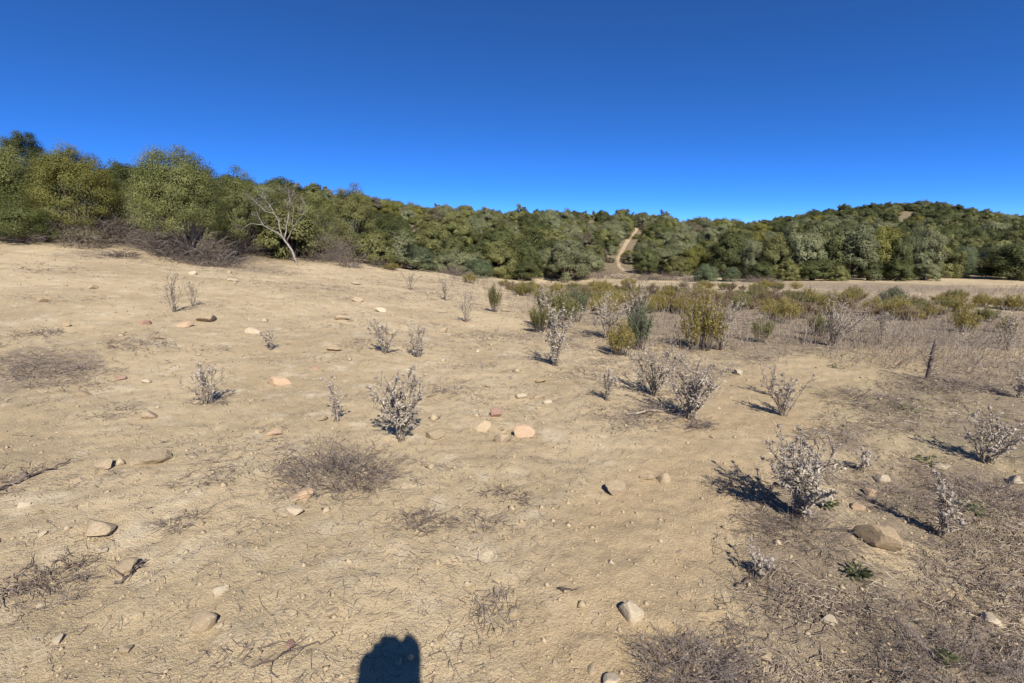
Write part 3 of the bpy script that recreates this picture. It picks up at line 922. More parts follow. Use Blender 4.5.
# ------------------------------------------------------------------ the wooded hillside
def hillside():
    cand = []
    sp = 2.75
    for yy in np.arange(24, 215, sp * .9):
        half = yy * 1.32 + 12
        for xx in np.arange(-half, half, sp):
            x = xx + rng.uniform(-.45, .45) * sp; y = yy + rng.uniform(-.45, .45) * sp
            cand.append((x, y))
    c = np.array(cand)
    e = np.interp(c[:, 0], EDGE[:, 0], EDGE[:, 1])
    keep = c[:, 1] > e + 2.0
    td = track_dist(c[:, 0], c[:, 1])
    keep &= td > .5 + .008 * c[:, 1]
    # the open bank at the foot of the track
    keep &= ~((c[:, 0] > 3) & (c[:, 0] < 27) & (c[:, 1] < 55))
    keep &= fbm(c[:, 0] * .12, c[:, 1] * .12, 91, 2) < .65
    b = pxz(936, 211, 148)
    keep &= np.hypot((c[:, 0] - b[0]), (c[:, 1] - b[1]) * .35) > 1.3
    c = c[keep]
    f = np.array(FOOT)
    dmin = np.min(np.hypot(c[:, None, 0] - f[None, :, 0], c[:, None, 1] - f[None, :, 1]) - f[None, :, 2] * .7, axis=1)
    c = c[dmin > .6]
    z = H(c[:, 0], c[:, 1])
    order = np.argsort(np.hypot(c[:, 0], c[:, 1]))
    TRK = []
    for q in range(1, len(TRACK) - 1):
        for t in (0, .33, .66):
            xy = TRACK[q] * (1 - t) + TRACK[q + 1] * t
            a_, b_, _ = project((xy[0], xy[1], float(H(xy[0], xy[1])))); TRK.append((a_, b_, xy[1]))
    TRK = [q for q in TRK if q[1] < 266 and q[1] > 231]
    rec = []
    for i in order:
        x, y = c[i]
        u = fbm(np.array([x * .09]), np.array([y * .09]), 55, 2)[0] + rng.normal(0, .13)
        right = sstep(45, 75, x) * .10 * sstep(90, 120, y)
        u = u - right
        tone = 'dark' if u < .36 else 'olive' if u < .50 else 'grey' if u < .67 else 'yellow' if u < .73 else 'brown'
        half = (1.0 + 1.7 * rng.random() ** 1.8) * (.9 if y < 60 else 1.0 if y < 100 else .78)
        hh = half * rng.uniform(1.25, 1.75)
        if tone == 'brown': hh *= .7
        drop = False
        for att in range(3):
            pxx, rb, dep = project((x, y, z[i])); rt = project((x, y, z[i] + hh))[1]; w_ = half / dep * FPX
            blk = any(y < td_ - 1 and abs(tx - pxx) < w_ * .85 + 1.2 and rt < ty - 1 for tx, ty, td_ in TRK)
            if not blk: break
            half *= .72; hh *= .6
            drop = att == 2
        if drop: continue
        a = occlude((x, y, z[i]), half, hh)
        rec.append((a, x, y, z[i], half, hh, tone))
    vis = sorted([q for q in rec if q[0] > 3], key=lambda q: -q[0])
    keepn = vis[:255]
    kid = set(id(q) for q in keepn)
    rest = [q for q in rec if id(q) not in kid]
    TN = {'dark': 'dark green', 'olive': 'olive-green', 'grey': 'grey-green', 'yellow': 'yellow-green', 'brown': 'brownish'}
    src = {}
    for a, x, y, zz, half, hh, tone in keepn:
        v = int(rng.integers(3)); key = (tone, v)
        if key not in src:
            o = obj('hillside_bush', BUSH[key]); src[key] = o
        else:
            o = src[key].copy(); COL.objects.link(o)
        o.location = (x, y, zz - .05); o.rotation_euler = (0, 0, rng.uniform(0, 6.28)); o.scale = (half, half, hh / 1.65)
        px = project((x, y, zz + hh))[0]
        if px < 180: zone = 'behind the left thicket'
        elif px < 340: zone = 'behind the bleached dead tree'
        elif px < 430: zone = 'above the round teal shrub'
        elif px < 520: zone = 'above the teal corner shrub'
        elif px < 585: zone = 'above the pale silvery tree'
        elif px < 632: zone = 'left of the dirt track'
        elif px < 690: zone = 'right of the dirt track'
        elif px < 770: zone = 'above the tall dark tree'
        elif px < 850: zone = 'above the right-hand wood'
        elif px < 930: zone = 'below the right-hand hilltop'
        else: zone = 'at the right end of the hill'
        far = 'low' if y < 62 else 'midway up' if y < 95 else 'high up'
        size = 'large' if half > 1.8 else 'small'
        later(o, f'{size} {TN[tone]} bush {far} {zone}', 'bush', 'bushes on the wooded hillside', (x, y, zz + hh))
    # the rest reads as one mass: one object, scattered
    sc_col = bpy.data.collections.new('bush kinds'); COL.children.link(sc_col)
    names = []
    for key in sorted(src):
        sc_col.objects.link(src[key])
    me = bpy.data.meshes.new('hillside_scrub')
    n = len(rest)
    me.vertices.add(n)
    P = np.array([(q[1], q[2], q[3] - .05) for q in rest], np.float32)
    me.vertices.foreach_set('co', P.ravel())
    objs = sorted(sc_col.objects, key=lambda o: o.name)
    tones_of = {}
    for i, o in enumerate(objs):
        for key, s in src.items():
            if s == o: tones_of.setdefault(key[0], []).append(i)
    idx = np.array([rng.choice(tones_of.get(q[6], [0])) for q in rest], np.int32)
    sc_ = np.array([(q[4], q[4], q[5] / 1.65) for q in rest], np.float32)
    ro = np.array([(0, 0, rng.uniform(0, 6.28)) for q in rest], np.float32)
    a = me.attributes.new('pick', 'INT', 'POINT'); a.data.foreach_set('value', idx)
    a = me.attributes.new('size', 'FLOAT_VECTOR', 'POINT'); a.data.foreach_set('vector', sc_.ravel())
    a = me.attributes.new('turn', 'FLOAT_VECTOR', 'POINT'); a.data.foreach_set('vector', ro.ravel())
    o = obj('hillside_scrub', me); tag(o, 'mass of far scrub covering the hills', None, None, 'stuff')
    ng = bpy.data.node_groups.new('scatter_scrub', 'GeometryNodeTree')
    ng.interface.new_socket('Geometry', in_out='INPUT', socket_type='NodeSocketGeometry')
    ng.interface.new_socket('Geometry', in_out='OUTPUT', socket_type='NodeSocketGeometry')
    gi = ng.nodes.new('NodeGroupInput'); go = ng.nodes.new('NodeGroupOutput')
    ci = ng.nodes.new('GeometryNodeCollectionInfo'); ci.inputs['Collection'].default_value = sc_col
    ci.inputs['Separate Children'].default_value = True; ci.inputs['Reset Children'].default_value = True
    ip = ng.nodes.new('GeometryNodeInstanceOnPoints'); ip.inputs['Pick Instance'].default_value = True
    def na(name, t):
        k = ng.nodes.new('GeometryNodeInputNamedAttribute'); k.data_type = t; k.inputs['Name'].default_value = name
        return [s for s in k.outputs if s.name == 'Attribute' and s.enabled][0]
    ng.links.new(gi.outputs[0], ip.inputs['Points']); ng.links.new(ci.outputs[0], ip.inputs['Instance'])
    ng.links.new(na('pick', 'INT'), ip.inputs['Instance Index'])
    ng.links.new(na('size', 'FLOAT_VECTOR'), ip.inputs['Scale'])
    er = ng.nodes.new('FunctionNodeEulerToRotation'); ng.links.new(na('turn', 'FLOAT_VECTOR'), er.inputs[0]); ng.links.new(er.outputs[0], ip.inputs['Rotation'])
    ng.links.new(ip.outputs[0], go.inputs[0])
    md = o.modifiers.new('scatter', 'NODES'); md.node_group = ng
    print('hillside: individuals', len(keepn), 'rest', n, 'visible', len(vis))


hillside()

# ------------------------------------------------------------------ thistles
def thistle_meshes(seed, h, w, nst, leafy=1.0, heads=1.0):
    r = np.random.default_rng(seed)
    ms, ml = MB(), MB()
    tips = []
    for s in range(nst):
        a = r.uniform(0, 6.283); lean = r.uniform(.1, 1.0) * w * .5
        hh = h * r.uniform(.6, 1.0)
        b = np.array([r.normal(0, .018), r.normal(0, .018), -.02])
        t = np.array([math.cos(a) * lean, math.sin(a) * lean, hh])
        mid = (b + t) / 2 + np.array([math.cos(a) * lean * -.12, math.sin(a) * lean * -.12, hh * .06]) + r.normal(0, .015, 3)
        k = np.linspace(0, 1, 8)[:, None]
        p = (1 - k) ** 2 * b + 2 * k * (1 - k) * mid + k ** 2 * t
        p[1:] += r.normal(0, .006, (7, 3))
        r0 = r.uniform(.004, .007) * (h / .55) ** .5
        ms.tube(p, r0 * np.linspace(1, .45, 8), 5, r.random())
        paths = [(p, r0)]
        for q in range(r.integers(3, 8)):
            i = r.integers(2, 7)
            d = (p[min(i + 1, 7)] - p[i]); d = d / (np.linalg.norm(d) + 1e-6) + r.normal(0, .55, 3); d[2] = abs(d[2]) * .8 + .25; d /= np.linalg.norm(d)
            L = h * r.uniform(.10, .30)
            e = p[i] + d * L
            m_ = (p[i] + e) / 2 + r.normal(0, .012, 3)
            kk = np.linspace(0, 1, 5)[:, None]
            pb = (1 - kk) ** 2 * p[i] + 2 * kk * (1 - kk) * m_ + kk ** 2 * e
            ms.tube(pb, r0 * np.linspace(.6, .3, 5), 4, r.random()); paths.append((pb, r0 * .6))
        for pp, rr in paths:
            tips.append(pp[-1])
            ln = np.linalg.norm(np.diff(pp, axis=0), axis=1).sum()
            nl = int(ln / .0070 * leafy)
            for q in range(nl):
                f = r.uniform(.12, 1) * (len(pp) - 1.001); i = int(f); c = pp[i] + (pp[i + 1] - pp[i]) * (f - i)
                tang = pp[i + 1] - pp[i]; tang /= np.linalg.norm(tang) + 1e-6
                d = r.normal(0, 1, 3); d -= tang * (d @ tang); d /= np.linalg.norm(d) + 1e-6
                d = d * .8 + tang * r.uniform(-.1, .9); d /= np.linalg.norm(d)
                L = r.uniform(.014, .040) * (h / .55) ** .35; wd = L * r.uniform(.10, .24)
                side = np.cross(d, tang + r.normal(0, .3, 3)); side /= np.linalg.norm(side) + 1e-6
                curl = np.cross(side, d) * r.choice([-1, 1]) * r.uniform(.2, .7) - np.array([0, 0, .25])
                p0 = c; p1 = c + d * L * .5 + curl * L * .12; p2 = c + d * L * .85 + curl * L * .5
                V = [p0 - side * wd * .25, p0 + side * wd * .25, p1 + side * wd * .6, p1 - side * wd * .6, p2 + side * wd * .12, p2 - side * wd * .12]
                ml.add(V, [(0, 1, 2, 3), (3, 2, 4, 5)], None, r.random() ** 1.3)
    for t in tips:
        if r.random() > heads: continue
        sz = r.uniform(.007, .013)
        n = 16; D = unit(n, r); D[:, 2] = np.abs(D[:, 2]) * .9
        ml.ball(t, (sz, sz, sz * 1.2), 7, 5, r.random() * .5, 1)
        side = unit(n, r)
        for q in range(n):
            s_ = np.cross(D[q], side[q]); s_ /= np.linalg.norm(s_) + 1e-6
            ml.add([t + D[q] * sz * .7 - s_ * .0022, t + D[q] * sz * .7 + s_ * .0022, t + D[q] * sz * 2.4], None, [(0, 1, 2)], r.random(), 1)
    return ms.mesh('stalks', M['thistle_stem']), (ml.mesh('foliage', [M['thistle_leaf'], M['head']]) if ml.n else None)  # foliage holds the dry leaves and the seed heads together


def thistle(seed, px, row, hpx, wpx, nst, label, leafy=1.0, heads=.8, name='dry_thistle', lean=0.0):
    p = hit(px, row); k = mpp(p)
    a, b = thistle_meshes(seed, hpx * k * 1.0, wpx * k * 1.1, int(nst * 2 + .5), leafy, heads * .7)
    e = bpy.data.objects.new(name, None); COL.objects.link(e); e.location = p; e.empty_display_size = .1
    e.rotation_euler = (0, lean, 0)
    obj('stalks', a, e)
    if b: obj('foliage', b, e)
    tag(e, label, 'dry thistle')
    return e


TH = [
    (800, 516, 92, 92, 10, 'largest silvery dry thistle with a dark shadow on its left', 1.25, 1),
    (402, 440, 74, 64, 9, 'tall pale silvery dry thistle in the middle of the bare slope', 1.25, .8),
    (690, 420, 64, 60, 10, 'silvery dry thistle beside the trodden path, right one of a pair', 1.1, .8),
    (655, 396, 50, 60, 9, 'silvery dry thistle beside the trodden path, left one of a pair', 1.1, .8),
    (783, 416, 44, 44, 6, 'dry grey thistle on the far side of the trodden path', 1., .8),
    (986, 462, 54, 54, 7, 'dry silvery thistle near the right edge above green leaves', 1.1, .8),
    (941, 536, 74, 26, 3, 'tall thin single-stemmed dry thistle near the right edge', .8, .8),
    (1018, 398, 32, 30, 5, 'small dry thistle cut by the right edge', 1., .7),
    (207, 404, 40, 36, 6, 'small silvery dry thistle on the left slope with fallen leaves', 1.2, .5),
    (386, 353, 36, 32, 6, 'small pale thistle, left one of the two above the tall silvery thistle', 1.1, .5),
    (418, 357, 34, 28, 5, 'small pale thistle, right one of the two above the tall silvery thistle', 1.1, .5),
    (271, 350, 26, 16, 3, 'tiny dry thistle alone in the middle of the left slope', .8, .5),
    (335, 422, 52, 14, 2, 'thin dark-tipped dry stem behind the purple-brown brush clump', .5, .9),
    (606, 400, 34, 22, 4, 'small dry stalk left of the pair of silvery thistles', .8, .7),
    (555, 366, 60, 36, 7, 'pale dry thistle below the green-leaved shrub left of the field', 1.0, .8),
    (606, 338, 48, 52, 9, 'broad grey dry thistle between the two teal-green shrubs', 1.0, .8),
    (636, 330, 46, 40, 7, 'grey dry thistle just behind the dark teal shrub', .9, .8),
    (720, 350, 52, 46, 8, 'grey dry thistle right of the tall yellow shrub', .9, .8),
    (832, 346, 46, 52, 8, 'grey dry thistle in the middle of the dry stalk field', .9, .8),
    (175, 312, 42, 24, 4, 'thin pale dry weed at the top of the left slope, tallest there', .5, .6),
    (193, 306, 26, 20, 3, 'thin pale dry weed beside flat stones at the top of the left slope', .5, .6),
    (445, 300, 26, 24, 4, 'thin pale dry stalks at the upper end of the bare slope', .6, .6),
    (466, 322, 34, 22, 4, 'pale dry stalks at the left border of the dry stalk field', .6, .6),
    (410, 290, 22, 24, 4, 'faint dry stalks below the round teal shrub', .6, .6),
    (545, 330, 48, 30, 5, 'pale dry stalks left of the green-leaved shrub', .7, .7),
    (880, 345, 34, 30, 5, 'dry grey stalks behind the trodden path, left of the dead stump stem', .7, .8),
    (1006, 350, 40, 30, 5, 'dry grey stalks behind the small thistle at the right edge', .7, .8),
    (690, 300, 26, 26, 5, 'dry grey stalks among yellow shrubs in the field centre', .7, .8),
    (860, 470, 24, 30, 4, 'low dry thistle behind the small square stone', .8, .6),
    (770, 395, 30, 24, 3, 'short dry stem beside the path bend', .8, .6),
    (760, 575, 26, 40, 5, 'low broken dry thistle at the foot of the largest one', 1.0, .5),
]
for i, (px, row, hpx, wpx, n, lab, lf, hd) in enumerate(TH):
    thistle(500 + i, px, row, hpx, wpx, n, lab, lf, hd)

# ------------------------------------------------------------------ yellow-green shrubs of the field
SHRUB_ROOT = {}
SHRUB = {}
for kind, seeds in (('shrub', (1, 2, 3)), ('shrub_green', (4, 5)), ('teal', (6,)), ('shrub_rust', (7, 8))):
    for sd in seeds:
        r = np.random.default_rng(700 + sd)
        ms, ml = MB(), MB()
        for q in range(46):
            a = r.uniform(0, 6.283); d = r.random() ** .6
            b = np.array([math.cos(a) * d * .35, math.sin(a) * d * .35, -.03]); t = np.array([math.cos(a) * d * .95, math.sin(a) * d * .95, r.uniform(.65, 1.1) * (1.25 - .45 * d)])
            m_ = (b + t) / 2 + r.normal(0, .05, 3)
            k = np.linspace(0, 1, 6)[:, None]; p = (1 - k) ** 2 * b + 2 * k * (1 - k) * m_ + k ** 2 * t
            ms.tube(p, .012 * np.linspace(1, .4, 6), 4, r.random())
            n = 85; f = r.uniform(.35, 1, n) ** .8 * 4.999; i0 = f.astype(int); c = p[i0] + (p[i0 + 1] - p[i0]) * (f - i0)[:, None]
            c = c + r.normal(0, .065, (n, 3))
            U = unit(n, r) * 1.2 + np.array([math.cos(a) * .3, math.sin(a) * .3, .7])
            ml.leaves(c, unit(n, r) + np.array([0, 0, .3]), U, r.uniform(.05, .11, n), r.uniform(.02, .04, n), np.clip(f / 5 * .6 + r.random(n) * .4, 0, 1))
        SHRUB[(kind, sd)] = (ms.mesh('stems', M['brush']), ml.mesh('foliage', M[kind]))


def shrub(key, p, half, hgt, name='yellow_green_shrub'):
    rz = rng.uniform(0, 6.28)
    if key not in SHRUB_ROOT:
        e = bpy.data.objects.new(name, None); COL.objects.link(e); e.empty_display_size = .1
        obj('stems', SHRUB[key][0], e); obj('foliage', SHRUB[key][1], e)
        e.location = p; e.rotation_euler = (0, 0, rz); e.scale = (half, half, hgt / 1.15); SHRUB_ROOT[key] = e
        return e
    o = copy_tree(SHRUB_ROOT[key], p, rz, (half, half, hgt / 1.15)); o.name = name
    for q in ('label', 'category', 'group'):
        if q in o: del o[q]
    return o


SH = [  # px,row,w,h,key,label
    (620, 355, 34, 34, ('shrub', 1), 'yellow-green shrub at the front of the field, nearest to the bare slope'),
    (640, 350, 34, 46, ('teal', 6), 'dark teal-green shrub touching the front yellow-green shrub'),
    (700, 350, 46, 56, ('shrub', 2), 'tallest yellow shrub in the front of the dry field'),
    (556, 328, 50, 42, ('shrub_green', 4), 'leafy green shrub at the left front of the dry field'),
    (575, 322, 32, 34, ('teal', 6), 'teal shrub leaning on the leafy green shrub'),
    (540, 332, 24, 30, ('shrub_green', 5), 'small green shrub left of the leafy green shrub'),
    (760, 342, 24, 26, ('shrub_green', 5), 'small olive shrub right of the tallest yellow shrub'),
    (783, 323, 32, 24, ('shrub', 3), 'round yellow-green shrub behind the small olive shrub'),
    (818, 336, 26, 24, ('shrub_green', 4), 'olive shrub beside the grey thistle in the stalk field'),
    (962, 332, 26, 24, ('shrub', 1), 'round yellow-green shrub standing alone towards the right edge'),
    (898, 318, 26, 20, ('shrub', 2), 'yellow-green shrub right below the dark teal shrub'),
    (925, 319, 22, 16, ('shrub', 3), 'small yellow-green shrub between the teal and the lone round shrub'),
    (1005, 333, 18, 16, ('shrub', 1), 'small yellow-brown shrub close to the right edge'),
    (890, 308, 30, 20, ('teal', 6), 'dark teal shrub in the pale strip before the right-hand wood'),
    (830, 312, 30, 20, ('shrub', 2), 'yellow-brown shrub in the middle distance left of the dark teal shrub'),
    (873, 314, 24, 18, ('shrub', 3), 'yellow-brown shrub touching the dark teal shrub'),
    (495, 312, 16, 30, ('shrub_green', 5), 'thin yellowish upright shrub at the upper end of the bare slope'),
    (470, 283, 16, 10, ('shrub', 3), 'tiny yellow shrub beside the teal corner shrub'),
    (392, 270, 22, 7, ('shrub', 1), 'low yellow plant in front of the round teal shrub'),
    (986, 322, 22, 16, ('shrub_green', 4), 'olive shrub behind the lone round yellow-green shrub'),
    (694, 316, 12, 12, ('teal', 6), 'small dark shrub in front of the tallest yellow shrub'),
]
for px, row, w, h_, key, lab in SH:
    p = hit(px, row); k = mpp(p)
    o = shrub(key, p, w * k / 2, h_ * k)
    tag(o, lab, 'shrub')

# the yellow band across the field
for q in range(300):
    px = rng.uniform(505, 1024) if q < 190 else rng.uniform(510, 800); row = 285 + (31 if px < 780 else 36) * rng.random() ** 1.15
    if px < 560 and row > 300: continue
    if px > 800 and (row < 297 or rng.random() < .35): continue
    if row < 283 + 8 * vnoise(px * .03, 0, 4): continue
    p = hit(px, row); k = mpp(p)
    half = rng.uniform(.28, .60); hgt = rng.uniform(.30, .62)
    key = random.choice([('shrub', 1), ('shrub', 2), ('shrub', 3), ('shrub', 1), ('shrub_green', 4), ('shrub_green', 5), ('shrub_rust', 7), ('shrub_rust', 8), ('shrub_rust', 7)])
    o = shrub(key, p, half, hgt, 'dry_shrub' if key[0] == 'shrub_rust' else 'yellow_green_shrub')
    tone = {'shrub': 'yellow-green', 'shrub_green': 'olive-green', 'shrub_rust': 'rusty'}[key[0]]
    size = 'broad' if half > .47 else 'slim'
    zone = 'left end of the yellow band' if px < 600 else 'yellow band below the dirt track' if px < 660 else 'yellow band near the teal shrub' if px < 740 else 'dry field before the wood' if px < 850 else 'right-hand field'
    depth = 'back of the' if p[1] > 20 else 'front of the'
    later(o, f'{size} {tone} shrub in {depth} {zone}', 'shrub', 'shrubs of the yellow band', p)

# ------------------------------------------------------------------ dead stump stem, brush clumps, sticks, green weeds
def stump_stem():
    p = hit(927, 379); k = mpp(p); r = np.random.default_rng(5)
    e = bpy.data.objects.new('dead_shrub', None); COL.objects.link(e); e.location = p
    mb = MB(); hh = 40 * k
    pts = np.array([(r.normal(0, .003), r.normal(0, .003), z) for z in np.linspace(-.03, hh, 10)]); pts[-2:, 0] += .006
    mb.tube(pts, np.linspace(.024, .013, 10) * (1 + .25 * r.random(10)), 7, .2)
    obj('stem', mb.mesh('stem', M['brush']), e)
    mb = MB()
    for q in range(60):
        z = r.uniform(.05, hh); a = r.uniform(0, 6.28); L = r.uniform(.03, .09)
        c = np.array([0, 0, z]); t = c + np.array([math.cos(a) * L, math.sin(a) * L, r.uniform(-.02, .06)])
        mb.tube([c, (c + t) / 2 + r.normal(0, .008, 3), t], [.006, .005, .003], 3, r.random(), cap=False)
    obj('dead_twigs', mb.mesh('dead_twigs', M['brush']), e)
    tag(e, 'dark upright dead stem standing alone beside the path on the right', 'dead shrub')


stump_stem()

CL = [  # px,row,w,h,n,label
    (338, 482, 96, 58, 330, 'large purple-brown brush clump left of the tall silvery thistle'),
    (694, 676, 96, 46, 420, 'dark brush clump at the bottom edge right of the pale flat stone'),
    (965, 690, 150, 46, 460, 'dark brush mass in the bottom right corner'),
    (1010, 600, 60, 20, 120, 'dry brush tuft at the right edge above the corner brush'),
    (422, 525, 58, 16, 90, 'flat dry twig mat below the brush clump, left one of two'),
    (478, 524, 46, 16, 80, 'flat dry twig mat below the brush clump, right one of two'),
    (505, 498, 44, 14, 60, 'sparse twig mat in the bare ground left of the brown stone'),
    (40, 592, 80, 22, 130, 'dry twig mat by the bottom left with a long dark stick'),
    (180, 526, 26, 20, 60, 'small upright dry tuft on the left slope'),
    (500, 615, 34, 28, 70, 'small dry tuft on the bare ground near the bottom centre'),
    (660, 416, 60, 14, 110, 'fallen grey thistle debris under the silvery pair'),
    (700, 428, 30, 16, 110, 'dry base litter under the right silvery thistle'),
    (210, 402, 34, 8, 60, 'litter under the small silvery thistle on the left slope'),
    (745, 492, 60, 20, 130, 'dark twigs standing in for the shadow left of the largest thistle'),  # brush added to darken the shadow spot beside the thistle
    (800, 535, 90, 28, 200, 'dry debris around the foot of the largest thistle'),
    (905, 505, 70, 22, 170, 'dry twig mat right of the largest thistle'),
    (985, 500, 80, 30, 200, 'dry twig mat below the silvery thistle at the right'),
    (945, 560, 70, 16, 120, 'dry twig mat at the foot of the thin tall thistle'),
    (860, 400, 70, 10, 130, 'low dry mat along the far side of the path'),
    (950, 388, 80, 12, 150, 'low dry mat around the dark dead stem'),
    (830, 440, 50, 12, 90, 'low dry mat between the path and the square stone'),
    (40, 372, 70, 14, 150, 'dark dry weed patch at the left edge'),
    (110, 412, 50, 8, 60, 'thin dry twigs right of the dark weed patch'),
    (140, 345, 60, 7, 70, 'thin dry mat below the orange stones on the left slope'),
    (765, 600, 60, 14, 100, 'dry twig mat right of the path near the bottom'),
    (880, 612, 70, 14, 110, 'dry twig mat between the two small pale stones on the right'),
    (745, 640, 40, 16, 70, 'dry twig tuft right of the dark brush clump'),
    (440, 392, 36, 8, 50, 'thin litter right of the tall silvery thistle'),
    (235, 660, 50, 18, 40, 'curly wiry tuft near the bottom left'),
    (415, 470, 60, 14, 26, 'bent bare twigs trailing right from the brush clump'),
    (90, 478, 50, 8, 50, 'thin twig mat below the block-shaped stone'),
    (40, 335, 50, 8, 70, 'brown weed streak above the dark weed patch'),
]
for i, (px, row, w, h_, n, lab) in enumerate(CL):
    p = hit(px, row); k = mpp(p)
    rd = max(.0014, min(.0042, k * .28))
    r = np.random.default_rng(900 + i)
    mb = MB(); brush(mb, r, w * k / 2 * 1.25, max(w * k / 2 * .9, .1), h_ * k * 1.25, int(n * .8), rd, flat=.3 if h_ < 30 else .5, branch=4)
    o = obj('dry_brush', mb.mesh('dry_brush', M['brush']), loc=p + np.array([0, 0, .004])); tag(o, lab, 'dry brush')


def stick(px0, r0, px1, r1, rad, label, mat='brush'):
    a, b = hit(px0, r0), hit(px1, r1); r = np.random.default_rng(int(px0 + r0))
    k = np.linspace(0, 1, 12)[:, None]; p = a * (1 - k) + b * k
    p[:, :2] += r.normal(0, .012, (12, 2)); p[:, 2] = H(p[:, 0], p[:, 1]) + rad + r.uniform(0, .015, 12)
    mb = MB(); q0 = p - a; mb.tube(q0, rad * np.linspace(1, .5, 12), 5, .15)
    for q in range(4):
        i = r.integers(2, 10); d = r.normal(0, .05, 3); d[2] = abs(d[2]) * .5
        mb.tube([q0[i], q0[i] + d * .6, q0[i] + d * 1.3], rad * np.array([.5, .4, .2]), 4, .1)
    tag(obj('dead_stick', mb.mesh('dead_stick', M[mat]), loc=a), label, 'stick')


stick(-6, 494, 72, 462, .009, 'long black stick lying at the left edge')
stick(120, 582, 147, 564, .007, 'short black stick near the bottom left')
stick(254, 668, 337, 637, .004, 'long thin curved stick left of the shadow of the photographer')
stick(735, 586, 765, 574, .005, 'short grey stick beside the path on the right')
stick(625, 415, 702, 409, .012, 'fallen whitish thistle stalk in front of the silvery pair', 'thistle_leaf')
stick(560, 592, 576, 592, .003, 'tiny dark stick on the bare ground left of the pale flat stone')


def weed(px, row, w, seed, label):
    p = hit(px, row); k = mpp(p); r = np.random.default_rng(seed)
    mb = MB(); n = 40; a = r.uniform(0, 6.28, n); d = np.sqrt(r.random(n)) * w * k / 2
    P = np.c_[np.cos(a) * d, np.sin(a) * d, r.uniform(.01, .05, n)]
    mb.leaves(P, unit(n, r) * .6 + np.array([0, 0, 1]), np.c_[np.cos(a), np.sin(a), np.full(n, .4)], r.uniform(.03, .06, n), r.uniform(.012, .022, n), r.random(n))
    tag(obj('green_weed', mb.mesh('green_weed', M['weed']), loc=p), label, 'weed')


weed(858, 577, 22, 1, 'small fresh green weed on the bare ground below the biggest brown stone')
weed(930, 463, 26, 2, 'green leaves under the silvery thistle at the right')
weed(975, 512, 30, 3, 'green and yellow leaves among dry twigs near the right edge')
weed(836, 368, 16, 4, 'small green weed by the path in the middle distance')
weed(685, 292, 14, 5, 'small green weed at the rim of the yellow band')
weed(828, 508, 16, 6, 'green leaves at the foot of the largest thistle')
weed(908, 412, 22, 7, 'low green weed on the greenish soil below the dark dead stem')
weed(946, 664, 16, 8, 'small green weed in the corner brush')

# ------------------------------------------------------------------ stones
def rock_mesh(seed, mat, flat=.6, blocky=.5, sub=3):
    import bmesh
    bm = bmesh.new(); bmesh.ops.create_icosphere(bm, subdivisions=sub, radius=1)
    r = np.random.default_rng(seed)
    V = np.array([v.co[:] for v in bm.verts])
    for q in range(int(9 + 8 * blocky)):      # cut facets
        d = unit(1, r)[0]; lim = r.uniform(.42, .80)
        s = V @ d; V = V - np.where(s > lim, s - lim, 0)[:, None] * d * .92
    V *= 1 + .10 * (vnoise(V[:, 0] * 3 + seed, V[:, 1] * 3 + V[:, 2] * 2, seed) - .5)[:, None]
    V *= 1 + .05 * (vnoise(V[:, 0] * 9 + seed, V[:, 1] * 9 + V[:, 2] * 7, seed) - .5)[:, None]
    V /= np.abs(V).max(0)
    V[:, 2] *= flat
    for v, c in zip(bm.verts, V): v.co = c
    me = bpy.data.meshes.new('stone'); bm.to_mesh(me); bm.free()
    me.polygons.foreach_set('use_smooth', np.zeros(len(me.polygons), bool))
    me.materials.append(M[mat]); return me


